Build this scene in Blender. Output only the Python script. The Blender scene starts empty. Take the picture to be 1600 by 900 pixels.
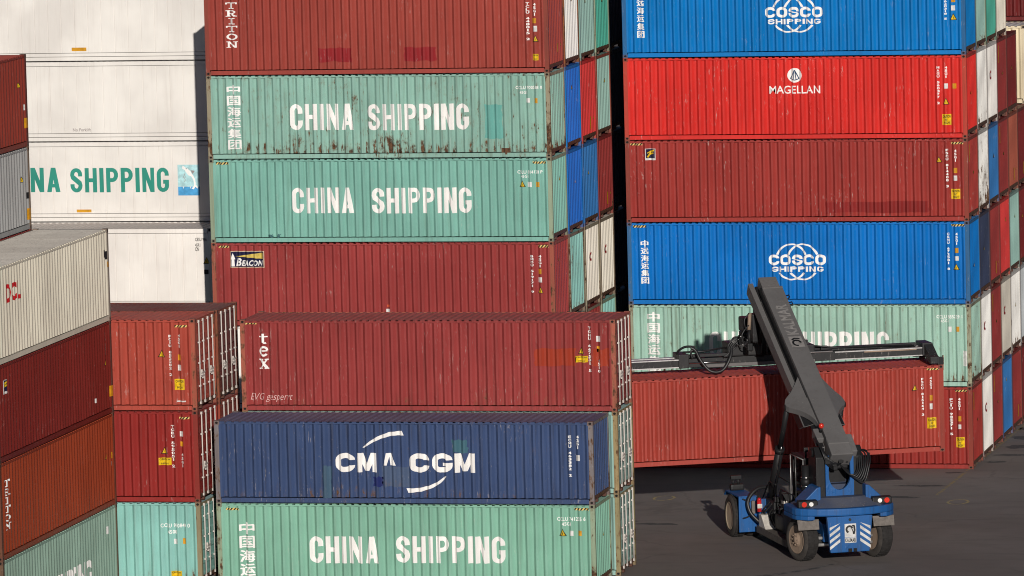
import bpy, bmesh, math, random
from mathutils import Vector, Matrix

scene = bpy.context.scene
COL = scene.collection
R = math.radians

# ------------------------------------------------------------------ camera
cam_data = bpy.data.cameras.new("camera")
cam = bpy.data.objects.new("camera", cam_data)
COL.objects.link(cam)
scene.camera = cam
CAM_POS = Vector((33.1137, -218.4695, 30.3185))
pitch, yaw, roll = 0.1063, 0.2229, -0.0259
fw = Vector((-math.sin(yaw) * math.cos(pitch), math.cos(yaw) * math.cos(pitch), -math.sin(pitch)))
rt = Vector((math.cos(yaw), math.sin(yaw), 0))
up = rt.cross(fw)
rt2 = math.cos(roll) * rt + math.sin(roll) * up
up2 = -math.sin(roll) * rt + math.cos(roll) * up
cam.matrix_world = Matrix((
    (rt2.x, up2.x, -fw.x, CAM_POS.x),
    (rt2.y, up2.y, -fw.y, CAM_POS.y),
    (rt2.z, up2.z, -fw.z, CAM_POS.z),
    (0, 0, 0, 1)))
cam_data.sensor_width = 36.0
cam_data.lens = 36.0 * 9917.95 / 1600.0
cam_data.clip_start = 1.0
cam_data.clip_end = 4000.0

# ------------------------------------------------------------------ sky, sun, exposure
SUN_A, SUN_B = 1.30, 3.90                 # a shadow runs (-A, +B) metres per metre of height
sun_vec = Vector((SUN_A, -SUN_B, 1.0)).normalized()
sun_el = math.asin(sun_vec.z)
sun_az = math.atan2(sun_vec.x, sun_vec.y)
world = bpy.data.worlds.new("World")
scene.world = world
world.use_nodes = True
wn = world.node_tree
sky = wn.nodes.new("ShaderNodeTexSky")
sky.sky_type = 'NISHITA'
sky.sun_disc = False
sky.sun_elevation = sun_el
sky.sun_rotation = sun_az
sky.air_density = 0.32
sky.dust_density = 0.3
sky.ozone_density = 1.6
bg = wn.nodes["Background"]
bg.inputs["Strength"].default_value = 0.05
wn.links.new(sky.outputs["Color"], bg.inputs["Color"])
sun_data = bpy.data.lights.new("sun", 'SUN')
sun_data.energy = 5.0
sun_data.angle = R(0.5)
sun_data.color = (1.0, 0.945, 0.88)
sun = bpy.data.objects.new("sun", sun_data)
COL.objects.link(sun)
sun.location = (30, -60, 60)
sun.rotation_euler = (-sun_vec).to_track_quat('-Z', 'Y').to_euler()
scene.view_settings.view_transform = 'Standard'
scene.view_settings.look = 'None'
scene.view_settings.exposure = -0.47
scene.view_settings.gamma = 1.0
scene.view_settings.use_curve_mapping = False
scene.render.engine = 'CYCLES'
scene.cycles.use_denoising = True
scene.cycles.max_bounces = 5
scene.cycles.filter_width = 1.05

# ------------------------------------------------------------------ materials
def lin(c):
    return c / 12.92 if c <= 0.04045 else ((c + 0.055) / 1.055) ** 2.4

K_ALB = 0.86
def rgb(r, g, b, k=K_ALB):
    return tuple(min(0.86, lin(v / 255.0) * k) for v in (r, g, b)) + (1.0,)

def N(nt, kind, **kw):
    n = nt.nodes.new(kind)
    for k, v in kw.items():
        setattr(n, k, v)
    return n

def smooth(nt, src, lo, hi):
    m = N(nt, "ShaderNodeMapRange", interpolation_type='SMOOTHSTEP')
    m.inputs["From Min"].default_value = lo
    m.inputs["From Max"].default_value = hi
    nt.links.new(src, m.inputs["Value"])
    return m.outputs["Result"]

def math_(nt, op, a, b=None, c=None):
    m = N(nt, "ShaderNodeMath", operation=op)
    for i, v in enumerate((a, b, c)):
        if v is None: continue
        if isinstance(v, (int, float)): m.inputs[i].default_value = v
        else: nt.links.new(v, m.inputs[i])
    return m.outputs[0]

def mixc(nt, fac, a, b, mode='MIX'):
    m = N(nt, "ShaderNodeMix", data_type='RGBA', blend_type=mode)
    if isinstance(fac, (int, float)): m.inputs[0].default_value = fac
    else: nt.links.new(fac, m.inputs[0])
    for i, v in ((6, a), (7, b)):
        if isinstance(v, tuple): m.inputs[i].default_value = v
        else: nt.links.new(v, m.inputs[i])
    return m.outputs[2]

def noise(nt, vec, scale, detail=3.0, rough=0.55, dim=(1, 1, 1)):
    mp = N(nt, "ShaderNodeMapping")
    mp.inputs["Scale"].default_value = tuple(scale * d for d in dim)
    nt.links.new(vec, mp.inputs["Vector"])
    t = N(nt, "ShaderNodeTexNoise")
    t.inputs["Scale"].default_value = 1.0
    t.inputs["Detail"].default_value = detail
    t.inputs["Roughness"].default_value = rough
    nt.links.new(mp.outputs[0], t.inputs["Vector"])
    return t.outputs["Fac"]

def make_paint_group():
    g = bpy.data.node_groups.new("weathered_paint", 'ShaderNodeTree')
    I = g.interface
    s = I.new_socket("Color", in_out='INPUT', socket_type='NodeSocketColor')
    for nm, d in (("Rust", .3), ("Dirt", .5), ("Scuff", .4), ("Dust", 0.0), ("Seed", 0.0), ("Rough", .5), ("Chip", .0)):
        s = I.new_socket(nm, in_out='INPUT', socket_type='NodeSocketFloat'); s.default_value = d
    I.new_socket("Shader", in_out='OUTPUT', socket_type='NodeSocketShader')
    gi = N(g, "NodeGroupInput"); go = N(g, "NodeGroupOutput")
    tc = N(g, "ShaderNodeTexCoord")
    sx = N(g, "ShaderNodeVectorMath", operation='SCALE')
    sx.inputs[0].default_value = (13.7, 7.3, 3.1)
    g.links.new(gi.outputs["Seed"], sx.inputs["Scale"])
    ad = N(g, "ShaderNodeVectorMath", operation='ADD')
    g.links.new(tc.outputs["Object"], ad.inputs[0]); g.links.new(sx.outputs[0], ad.inputs[1])
    co = ad.outputs[0]
    sp = N(g, "ShaderNodeSeparateXYZ"); g.links.new(tc.outputs["Object"], sp.inputs[0])
    z = sp.outputs["Z"]
    n1 = noise(g, co, 0.5, 3, .55, (1, 1, .8))
    streak = noise(g, co, 1.0, 5, .6, (7, 7, .35))
    streak2 = noise(g, co, 1.0, 4, .6, (24, 24, .9))
    spots = noise(g, co, 4.5, 8, .68, (1, 1, .6))
    big = noise(g, co, 0.45, 2, .5)
    fine = noise(g, co, 30, 3, .6)
    col = gi.outputs["Color"]
    # slow fading and per-patch variation
    f = smooth(g, n1, .3, .7)
    c = mixc(g, f, mixc(g, 1.0, col, (.91, .90, .90, 1), 'MULTIPLY'), mixc(g, 1.0, col, (1.08, 1.08, 1.08, 1), 'MULTIPLY'))
    # grime running down
    d = math_(g, 'MULTIPLY', smooth(g, streak, .50, .74), gi.outputs["Dirt"])
    c = mixc(g, d, c, mixc(g, .14, mixc(g, 1.0, c, (.66, .60, .57, 1), 'MULTIPLY'), (.10, .085, .07, 1)))
    d2 = math_(g, 'MULTIPLY', smooth(g, streak2, .56, .70), math_(g, 'MULTIPLY', gi.outputs["Dirt"], .45))
    c = mixc(g, d2, c, mixc(g, 1.0, c, (.62, .58, .56, 1), 'MULTIPLY'))
    # dust (roofs)
    du = math_(g, 'MULTIPLY', gi.outputs["Dust"], math_(g, 'ADD', math_(g, 'MULTIPLY', smooth(g, big, .35, .65), .6), .3))
    c = mixc(g, du, c, (.36, .33, .31, 1))
    # pale scrapes
    sc = noise(g, co, 1.0, 6, .7, (15, 15, 2.6))
    scm = math_(g, 'MULTIPLY', smooth(g, sc, .595, .65), smooth(g, noise(g, co, .8, 2), .50, .63))
    scm = math_(g, 'MULTIPLY', scm, gi.outputs["Scuff"])
    c = mixc(g, scm, c, mixc(g, .42, c, (.62, .55, .50, 1)))
    # small chips to a pale primer
    ch = math_(g, 'MULTIPLY', smooth(g, noise(g, co, 9, 6, .7, (1, 1, .8)), .66, .70), gi.outputs["Chip"])
    c = mixc(g, ch, c, (.40, .36, .30, 1))
    # rust
    # rust sits at the foot of the panel, mostly in the valleys of the corrugation
    valley = smooth(g, math_(g, 'ABSOLUTE', sp.outputs["Y"]), 1.19, 1.15)
    zb = math_(g, 'MULTIPLY', smooth(g, z, .80, .22), math_(g, 'GREATER_THAN', z, .168))
    zb = math_(g, 'MULTIPLY', zb, math_(g, 'ADD', math_(g, 'MULTIPLY', valley, .85), .35))
    r = math_(g, 'ADD', math_(g, 'MULTIPLY', spots, .62), math_(g, 'MULTIPLY', streak2, .26))
    r = math_(g, 'ADD', r, math_(g, 'MULTIPLY', zb, .088))
    r = math_(g, 'ADD', r, math_(g, 'MULTIPLY', math_(g, 'SUBTRACT', big, .5), .25))
    r = math_(g, 'ADD', r, math_(g, 'MULTIPLY', math_(g, 'SUBTRACT', gi.outputs["Rust"], .5), .40))
    rm = smooth(g, r, .575, .645)
    halo = math_(g, 'MULTIPLY', smooth(g, r, .50, .62), .45)
    c = mixc(g, halo, c, mixc(g, .5, c, (.20, .125, .065, 1)))
    rc = mixc(g, math_(g, 'ADD', math_(g, 'MULTIPLY', smooth(g, fine, .35, .65), .45), math_(g, 'MULTIPLY', smooth(g, noise(g, co, 7, 3), .4, .6), .55)), (.040, .023, .015, 1), (.150, .074, .036, 1))
    c = mixc(g, rm, c, rc)
    bs = N(g, "ShaderNodeBsdfPrincipled")
    g.links.new(c, bs.inputs["Base Color"])
    ro = math_(g, 'ADD', gi.outputs["Rough"], math_(g, 'MULTIPLY', rm, .35))
    ro = math_(g, 'ADD', ro, math_(g, 'MULTIPLY', math_(g, 'SUBTRACT', n1, .5), .2))
    g.links.new(ro, bs.inputs["Roughness"])
    bs.inputs["Specular IOR Level"].default_value = .22
    h = math_(g, 'ADD', math_(g, 'MULTIPLY', noise(g, co, 1.4, 3, .5, (1, 1, .7)), 1.0), math_(g, 'MULTIPLY', rm, .06))
    dn = math_(g, 'MULTIPLY', smooth(g, noise(g, co, 4.2, 3, .5, (1.4, 1.4, .8)), .58, .70), smooth(g, noise(g, co, .7, 2), .45, .6))
    h = math_(g, 'ADD', h, math_(g, 'MULTIPLY', math_(g, 'MULTIPLY', dn, gi.outputs["Scuff"]), .55))
    bp = N(g, "ShaderNodeBump")
    bp.inputs["Strength"].default_value = .40
    bp.inputs["Distance"].default_value = .05
    g.links.new(h, bp.inputs["Height"])
    g.links.new(bp.outputs[0], bs.inputs["Normal"])
    g.links.new(bs.outputs[0], go.inputs[0])
    return g

PAINT = make_paint_group()
_seed = [0.0]
def paint(name, color, rust=.3, dirt=.5, scuff=.4, dust=0.0, rough=.5, chip=0.0):
    m = bpy.data.materials.new(name)
    m.use_nodes = True
    nt = m.node_tree
    nt.nodes.remove(nt.nodes["Principled BSDF"])
    gn = N(nt, "ShaderNodeGroup"); gn.node_tree = PAINT
    gn.inputs["Color"].default_value = color
    _seed[0] += 1.37
    for k, v in (("Rust", rust), ("Dirt", dirt), ("Scuff", scuff), ("Dust", dust), ("Seed", _seed[0]), ("Rough", rough), ("Chip", chip)):
        gn.inputs[k].default_value = v
    nt.links.new(gn.outputs[0], nt.nodes["Material Output"].inputs["Surface"])
    return m

def plain(name, color, rough=.5, metal=0.0, spec=.4, emit=None):
    m = bpy.data.materials.new(name)
    m.use_nodes = True
    nt = m.node_tree
    b = nt.nodes["Principled BSDF"]
    tc = N(nt, "ShaderNodeTexCoord")
    n = noise(nt, tc.outputs["Object"], 6.0, 5, .6)
    c = mixc(nt, smooth(nt, n, .3, .72), tuple(v * .72 for v in color[:3]) + (1,), tuple(min(1, v * 1.12) for v in color[:3]) + (1,))
    nt.links.new(c, b.inputs["Base Color"])
    b.inputs["Roughness"].default_value = rough
    b.inputs["Metallic"].default_value = metal
    b.inputs["Specular IOR Level"].default_value = spec
    if emit:
        b.inputs["Emission Color"].default_value = emit[0]; b.inputs["Emission Strength"].default_value = emit[1]
    return m

def hazard_material():
    m = bpy.data.materials.new("hazard_tape")
    m.use_nodes = True
    nt = m.node_tree
    b = nt.nodes["Principled BSDF"]
    tc = N(nt, "ShaderNodeTexCoord")
    sp = N(nt, "ShaderNodeSeparateXYZ"); nt.links.new(tc.outputs["Object"], sp.inputs[0])
    v = math_(nt, 'MULTIPLY', math_(nt, 'SUBTRACT', sp.outputs["X"], math_(nt, 'MULTIPLY', sp.outputs["Z"], .8)), 1 / .105)
    fr = math_(nt, 'FRACT', v)
    s = math_(nt, 'GREATER_THAN', fr, .5)
    w = smooth(nt, noise(nt, tc.outputs["Object"], 14, 4), .62, .7)
    c = mixc(nt, s, (.012, .012, .012, 1), (.72, .52, .16, 1))
    c = mixc(nt, w, c, (.16, .10, .07, 1))
    nt.links.new(c, b.inputs["Base Color"])
    return m

M = {}
M['white'] = paint("white_lettering_paint", rgb(252, 250, 246), .08, .10, .0, 0, .6)
M['white_worn'] = paint("worn_white_lettering_paint", rgb(252, 250, 246), .42, .15, .0, 0, .6)
M['chalk'] = paint("chalk", rgb(232, 196, 190), .1, .5, .0)
M['faint'] = paint("faded_lettering_paint", rgb(150, 110, 105), .3, .5, .0)
M['label_white'] = plain("white_label_film", rgb(232, 230, 226), .45)
M['yellow'] = plain("yellow_label_film", rgb(238, 196, 24), .45)
M['amber'] = plain("amber_label_film", rgb(226, 160, 28), .45)
M['black'] = plain("black_lettering_film", (.012, .012, .013, 1), .5)
M['grey'] = plain("grey_lettering_film", rgb(170, 160, 158), .5)
M['cyan_label'] = plain("cyan_label_film", rgb(90, 170, 205), .45)
M['orange_label'] = plain("orange_label_film", rgb(225, 95, 60), .45)
M['navy'] = plain("navy_logo_film", rgb(28, 28, 66), .45)
M['beam_yellow'] = plain("pale_yellow_logo_film", rgb(226, 200, 100), .45)
M['cream_edge'] = plain("cream_logo_film", rgb(228, 200, 170), .45)
M['logo_blue'] = plain("dark_blue_logo_film", rgb(40, 75, 110), .45)
M['logo_red'] = plain("red_logo_paint", rgb(205, 30, 36), .5)
M['sky_cyan'] = plain("pale_cyan_logo_film", rgb(190, 236, 240), .5)
M['sea_blue'] = plain("sea_blue_logo_film", rgb(80, 170, 226), .5)
M['teal_ink'] = paint("teal_lettering_paint", rgb(52, 150, 132), .22, .3, .35, 0, .55)
M['red_patch'] = paint("fresh_red_paint", rgb(150, 42, 46), .2, .3, .8)
M['teal_patch'] = paint("fresh_teal_paint", rgb(112, 178, 168), .3, .3, .3)
M['cma_teal_patch'] = paint("faded_teal_touch_up_paint", rgb(70, 108, 122), .3, .5, .4)
M['green_patch'] = paint("grey_green_touch_up_paint", rgb(70, 96, 118), .35, .4, .3)
M['grey_patch'] = paint("grey_blue_touch_up_paint", rgb(78, 94, 122), .52, .5, .3)
M['navy_patch'] = paint("navy_touch_up_paint", rgb(38, 48, 104), .42, .4, .3)
M['orange_patch'] = paint("orange_primer_paint", rgb(164, 62, 42), .3, .4, .3)
M['dark_patch'] = paint("dark_green_paint", rgb(70, 110, 112), .2, .4, .1)
M['dark_patch_red'] = paint("dark_red_touch_up_paint", rgb(138, 42, 40), .2, .4, 1.0)
M['rust_plate'] = paint("rusty_steel_plate", rgb(96, 56, 40), .75, .6, .1)
M['hazard'] = hazard_material()
M['steel'] = paint("galvanised_rod_steel", rgb(214, 206, 198), .42, .4, .3, 0, .45)
M['gasket'] = plain("black_door_gasket", (.015, .014, .014, 1), .7)
M['hole'] = plain("dark_casting_hole", (.012, .009, .008, 1), .9)
M['sill_rust'] = paint("rusty_sill_steel", rgb(92, 62, 52), .66, .8, .3)
M['casting_brown'] = paint("rusty_casting_steel", rgb(112, 66, 48), .62, .5, .4)

# ------------------------------------------------------------------ small mesh helpers
class MB:
    """Collects shapes, then links them as ONE mesh object."""
    def __init__(self):
        self.bm = bmesh.new(); self.mats = []
    def mi(self, mat):
        if mat not in self.mats: self.mats.append(mat)
        return self.mats.index(mat)
    def box(self, x0, x1, y0, y1, z0, z1, mat=None, bevel=0.0, mtx=None):
        i = self.mi(mat) if mat else 0
        vs = [self.bm.verts.new((x, y, z)) for x in (x0, x1) for y in (y0, y1) for z in (z0, z1)]
        fs = [(0, 1, 3, 2), (4, 6, 7, 5), (0, 4, 5, 1), (2, 3, 7, 6), (0, 2, 6, 4), (1, 5, 7, 3)]
        faces = [self.bm.faces.new([vs[k] for k in f]) for f in fs]
        for f in faces: f.material_index = i
        if bevel:
            es = list({e for f in faces for e in f.edges})
            r = bmesh.ops.bevel(self.bm, geom=es, offset=bevel, segments=2, affect='EDGES', profile=.6)
            vs = list({v for f in r['faces'] for v in f.verts} | {v for v in vs if v.is_valid})
        if mtx is not None: bmesh.ops.transform(self.bm, matrix=mtx, verts=[v for v in vs if v.is_valid])
        return self
    def poly(self, pts, mat=None):
        i = self.mi(mat) if mat else 0
        f = self.bm.faces.new([self.bm.verts.new(p) for p in pts]); f.material_index = i
        return self
    def prism(self, pts, d, mat=None, bevel=0.0):
        """pts: closed 3-D outline, d: extrusion vector"""
        i = self.mi(mat) if mat else 0
        d = Vector(d)
        a = [self.bm.verts.new(p) for p in pts]
        b = [self.bm.verts.new(Vector(p) + d) for p in pts]
        n = len(pts); fs = []
        fs.append(self.bm.faces.new(a[::-1])); fs.append(self.bm.faces.new(b))
        for k in range(n):
            fs.append(self.bm.faces.new((a[k], a[(k + 1) % n], b[(k + 1) % n], b[k])))
        for f in fs: f.material_index = i
        bmesh.ops.recalc_face_normals(self.bm, faces=fs)
        if bevel:
            es = list({e for f in fs for e in f.edges if len(e.link_faces) == 2 and e.calc_face_angle(0) > .5})
            bmesh.ops.bevel(self.bm, geom=es, offset=bevel, segments=2, affect='EDGES', profile=.6)
        return self
    def cyl(self, p0, p1, r0, r1=None, n=16, mat=None, caps=True):
        i = self.mi(mat) if mat else 0
        r1 = r0 if r1 is None else r1
        p0, p1 = Vector(p0), Vector(p1)
        ax = (p1 - p0).normalized()
        u = ax.orthogonal().normalized(); w = ax.cross(u)
        ra, rb = [], []
        for k in range(n):
            t = 2 * math.pi * k / n
            o = u * math.cos(t) + w * math.sin(t)
            ra.append(self.bm.verts.new(p0 + o * r0)); rb.append(self.bm.verts.new(p1 + o * r1))
        for k in range(n):
            f = self.bm.faces.new((ra[k], ra[(k + 1) % n], rb[(k + 1) % n], rb[k])); f.material_index = i; f.smooth = True
        if caps:
            f = self.bm.faces.new(ra[::-1]); f.material_index = i
            f = self.bm.faces.new(rb); f.material_index = i
        return self
    def tube(self, pts, r, n=8, mat=None):
        i = self.mi(mat) if mat else 0
        pts = [Vector(p) for p in pts]
        rings = []; u = None
        for k, p in enumerate(pts):
            t = (pts[min(k + 1, len(pts) - 1)] - pts[max(k - 1, 0)]).normalized()
            u = t.orthogonal().normalized() if u is None else (u - t * u.dot(t)).normalized()
            w = t.cross(u)
            rings.append([self.bm.verts.new(p + r * (u * math.cos(2 * math.pi * q / n) + w * math.sin(2 * math.pi * q / n))) for q in range(n)])
        for a, b in zip(rings, rings[1:]):
            for q in range(n):
                f = self.bm.faces.new((a[q], a[(q + 1) % n], b[(q + 1) % n], b[q])); f.material_index = i; f.smooth = True
        f = self.bm.faces.new(rings[0][::-1]); f.material_index = i
        f = self.bm.faces.new(rings[-1]); f.material_index = i
        return self
    def lathe(self, prof, centre, axis='X', n=40, mat=None, smooth=True):
        """prof: (offset along axis, radius)"""
        i = self.mi(mat) if mat else 0
        c = Vector(centre); rings = []
        for (o, r) in prof:
            ring = []
            for k in range(n):
                t = 2 * math.pi * k / n
                p = Vector((o, r * math.cos(t), r * math.sin(t))) if axis == 'X' else Vector((r * math.cos(t), r * math.sin(t), o))
                ring.append(self.bm.verts.new(c + p))
            rings.append(ring)
        for a, b in zip(rings, rings[1:]):
            for k in range(n):
                f = self.bm.faces.new((a[k], b[k], b[(k + 1) % n], a[(k + 1) % n])); f.material_index = i; f.smooth = smooth
        if prof[0][1] > 1e-6:
            f = self.bm.faces.new(rings[0]); f.material_index = i
        if prof[-1][1] > 1e-6:
            f = self.bm.faces.new(rings[-1][::-1]); f.material_index = i
        return self
    def mesh(self, name, recalc=True):
        if recalc: bmesh.ops.recalc_face_normals(self.bm, faces=self.bm.faces)
        me = bpy.data.meshes.new(name)
        self.bm.to_mesh(me); self.bm.free()
        for m in self.mats: me.materials.append(m)
        return me
    def build(self, name, mat=None, parent=None, recalc=True):
        me = self.mesh(name, recalc)
        if mat and not me.materials: me.materials.append(mat)
        return link(name, me, parent)

def link(name, me, parent=None):
    o = bpy.data.objects.new(name, me)
    COL.objects.link(o)
    if parent: o.parent = parent
    return o

def thing(name, label, cat, loc, rz=0.0, group=None):
    o = bpy.data.objects.new(name, None)
    COL.objects.link(o)
    o.empty_display_size = .5
    o.location = loc; o.rotation_euler = (0, 0, rz)
    o['label'] = label; o['category'] = cat
    if group: o['group'] = group
    return o

# ------------------------------------------------------------------ lettering (flat 2-D pieces in a unit box)
_txt = {}
def text_shape(body, bold=0.0, shear=0.0):
    """-> (verts, faces) of the built-in font, scaled to the unit box"""
    key = (body, bold, shear)
    if key in _txt: return _txt[key]
    cu = bpy.data.curves.new("t", 'FONT')
    cu.body = body; cu.size = 1.0; cu.offset = bold; cu.shear = shear; cu.resolution_u = 3
    cu.fill_mode = 'FRONT'
    cu.space_character = 1.0 + bold * 2.2
    ob = bpy.data.objects.new("t", cu)
    COL.objects.link(ob)
    dg = bpy.context.evaluated_depsgraph_get()
    dg.update()
    me = bpy.data.meshes.new_from_object(ob.evaluated_get(dg))
    vs = [(v.co.x, v.co.y) for v in me.vertices]
    fs = [tuple(p.vertices) for p in me.polygons]
    bpy.data.objects.remove(ob); bpy.data.curves.remove(cu); bpy.data.meshes.remove(me)
    if vs:
        x0, x1 = min(v[0] for v in vs), max(v[0] for v in vs)
        y0, y1 = min(v[1] for v in vs), max(v[1] for v in vs)
        vs = [((x - x0) / max(1e-6, x1 - x0), (y - y0) / max(1e-6, y1 - y0)) for x, y in vs]
    _txt[key] = (vs, fs)
    return _txt[key]

def strip(pts, w, w1=None):
    """polyline with a width -> list of quads"""
    w1 = w if w1 is None else w1
    n = len(pts); L_, R_ = [], []
    for k, (x, y) in enumerate(pts):
        a = pts[max(0, k - 1)]; b = pts[min(n - 1, k + 1)]
        dx, dy = b[0] - a[0], b[1] - a[1]; l = math.hypot(dx, dy) or 1
        ww = (w + (w1 - w) * k / max(1, n - 1)) / 2
        L_.append((x - dy / l * ww, y + dx / l * ww)); R_.append((x + dy / l * ww, y - dx / l * ww))
    return [[R_[k], R_[k + 1], L_[k + 1], L_[k]] for k in range(n - 1)]

def arc(cx, cy, rx, ry, a0, a1, n=14):
    return [(cx + rx * math.cos(R(a0 + (a1 - a0) * k / n)), cy + ry * math.sin(R(a0 + (a1 - a0) * k / n))) for k in range(n + 1)]

def rect(x0, y0, x1, y1): return [[(x0, y0), (x1, y0), (x1, y1), (x0, y1)]]

def slab_glyph(ch):
    """slab-serif letters as layers of convex pieces in the unit box"""
    s, t = .20, .12
    if ch == 'T': return [rect(0, 1 - t, 1, 1), rect(.5 - s / 2, 0, .5 + s / 2, 1), rect(.25, 0, .75, t), rect(0, .72, .12, 1), rect(.88, .72, 1, 1)]
    if ch == 'I': return [rect(.5 - s / 2, 0, .5 + s / 2, 1), rect(.2, 0, .8, t), rect(.2, 1 - t, .8, 1)]
    if ch == 'O': return [strip(arc(.5, .5, .40, .43, 0, 360, 28), .17)]
    if ch == 'R': return [rect(.12, 0, .12 + s, 1), rect(0, 0, .44, t), rect(0, 1 - t, .4, 1),
                          strip([(.3, .94)] + arc(.55, .72, .26, .22, 90, -90, 10) + [(.3, .5)], .13), strip([(.45, .5), (.82, .06)], .19), rect(.68, 0, 1, t)]
    if ch == 'N': return [rect(.1, 0, .24, 1), rect(.76, 0, .9, 1), strip([(.16, .96), (.84, .04)], .2), rect(0, 0, .36, .1), rect(0, .9, .3, 1), rect(.62, .9, 1, 1)]
    if ch == 't': return [rect(.32, .12, .60, 1), rect(.05, .64, .92, .76), strip(arc(.66, .24, .2, .18, 180, 300, 8), .16)]
    if ch == 'e': return [strip(arc(.5, .5, .36, .42, 10, 320, 24), .2), rect(.2, .48, .85, .60)]
    if ch == 'x': return [strip([(.18, .95), (.82, .05)], .26), strip([(.8, .95), (.2, .05)], .14), rect(0, 0, .38, .1), rect(.58, 0, 1, .1), rect(0, .9, .45, 1), rect(.6, .9, .98, 1)]
    return [rect(.1, 0, .9, 1)]

def _ring(cx, cy, ro, hi, a0, a1, n=9):
    """ring sector between outer radii ro=(rx, ry) and inner radii hi"""
    out = []
    for k in range(n):
        a, b = R(a0 + (a1 - a0) * k / n), R(a0 + (a1 - a0) * (k + 1) / n)
        out.append([(cx + ro[0] * math.cos(a), cy + ro[1] * math.sin(a)), (cx + ro[0] * math.cos(b), cy + ro[1] * math.sin(b)),
                    (cx + hi[0] * math.cos(b), cy + hi[1] * math.sin(b)), (cx + hi[0] * math.cos(a), cy + hi[1] * math.sin(a))])
    return out

def bold_glyph(ch, w=.34, h=.16, r=.27):
    """heavy sans capitals in the unit box: stem width w, bar height h, corner radius r"""
    top = _ring(.5, 1 - r, (.5, r), (.5 - w, r - h), 0, 180)
    bot = _ring(.5, r, (.5, r), (.5 - w, r - h), 180, 360)
    t = .10 if r < .3 else .002
    if ch == 'H': return [rect(0, 0, w, 1), rect(1 - w, 0, 1, 1), rect(w, .5 - h / 2, 1 - w, .5 + h / 2)]
    if ch == 'I': return [rect(0, 0, 1, 1)]
    if ch == 'N': return [rect(0, 0, w * .92, 1), rect(1 - w * .92, 0, 1, 1), [[(0, 1), (1 - w, 0), (1, 0), (w, 1)]]]
    if ch == 'M': return [rect(0, 0, w * .8, 1), rect(1 - w * .8, 0, 1, 1), [[(0, 1), (.5 - w * .4, .08), (.5 + w * .4, .08), (w, 1)]], [[(1, 1), (1 - w, 1), (.5 - w * .4, .08), (.5 + w * .4, .08)]]]
    if ch == 'P':
        q = .29
        return [rect(0, 0, w, 1), rect(w, 1 - h, .5, 1), rect(w, 1 - 2 * q, .5, 1 - 2 * q + h), _ring(.5, 1 - q, (.5, q), (.5 - w, q - h), 90, -90)]
    if ch == 'C': return [top, bot, rect(0, r, w, 1 - r), rect(1 - w, 1 - r - t, 1, 1 - r), rect(1 - w, r, 1, r + t)]
    if ch == 'G': return [top, bot, rect(0, r, w, 1 - r), rect(1 - w, 1 - r - t * .6, 1, 1 - r), rect(1 - w, r, 1, .50), rect(.52, .50 - min(h, .16), 1 - w, .50)]
    if ch == 'O': return [top, bot, rect(0, r, w, 1 - r), rect(1 - w, r, 1, 1 - r)]
    if ch == 'S':
        return [top, bot, [[(0, 1 - r), (0, 1 - r - .04), (.08, .55), (w, 1 - r - .02), (w, 1 - r)]], [[(.06, .56), (1 - w, r + .03), (.94, .44), (w, 1 - r - .03)]],
                [[(1, r), (1, r + .04), (.92, .45), (1 - w, r + .02), (1 - w, r)]], rect(1 - w, 1 - r - .07, 1, 1 - r), rect(0, r, w, r + .07)]
    if ch == 'A': return [[[(0, 0), (w, 0), (.5 + w * .45, 1), (.5 - w * .5, 1)]], [[(1, 0), (1 - w, 0), (.5 - w * .45, 1), (.5 + w * .5, 1)]], rect(.22, .19, .78, .19 + h * .9)]
    return [rect(0, 0, 1, 1)]

def bold_word(s, gap=.215, iw=.35):
    """-> [(glyph, x0, x1)] laid out over the unit width"""
    tot = sum(iw if c == 'I' else 1.0 for c in s) + gap * (len(s) - 1)
    x = 0; out = []
    for c in s:
        wd = iw if c == 'I' else 1.0
        out.append((c, x / tot, (x + wd) / tot)); x += wd + gap
    return out
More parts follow.
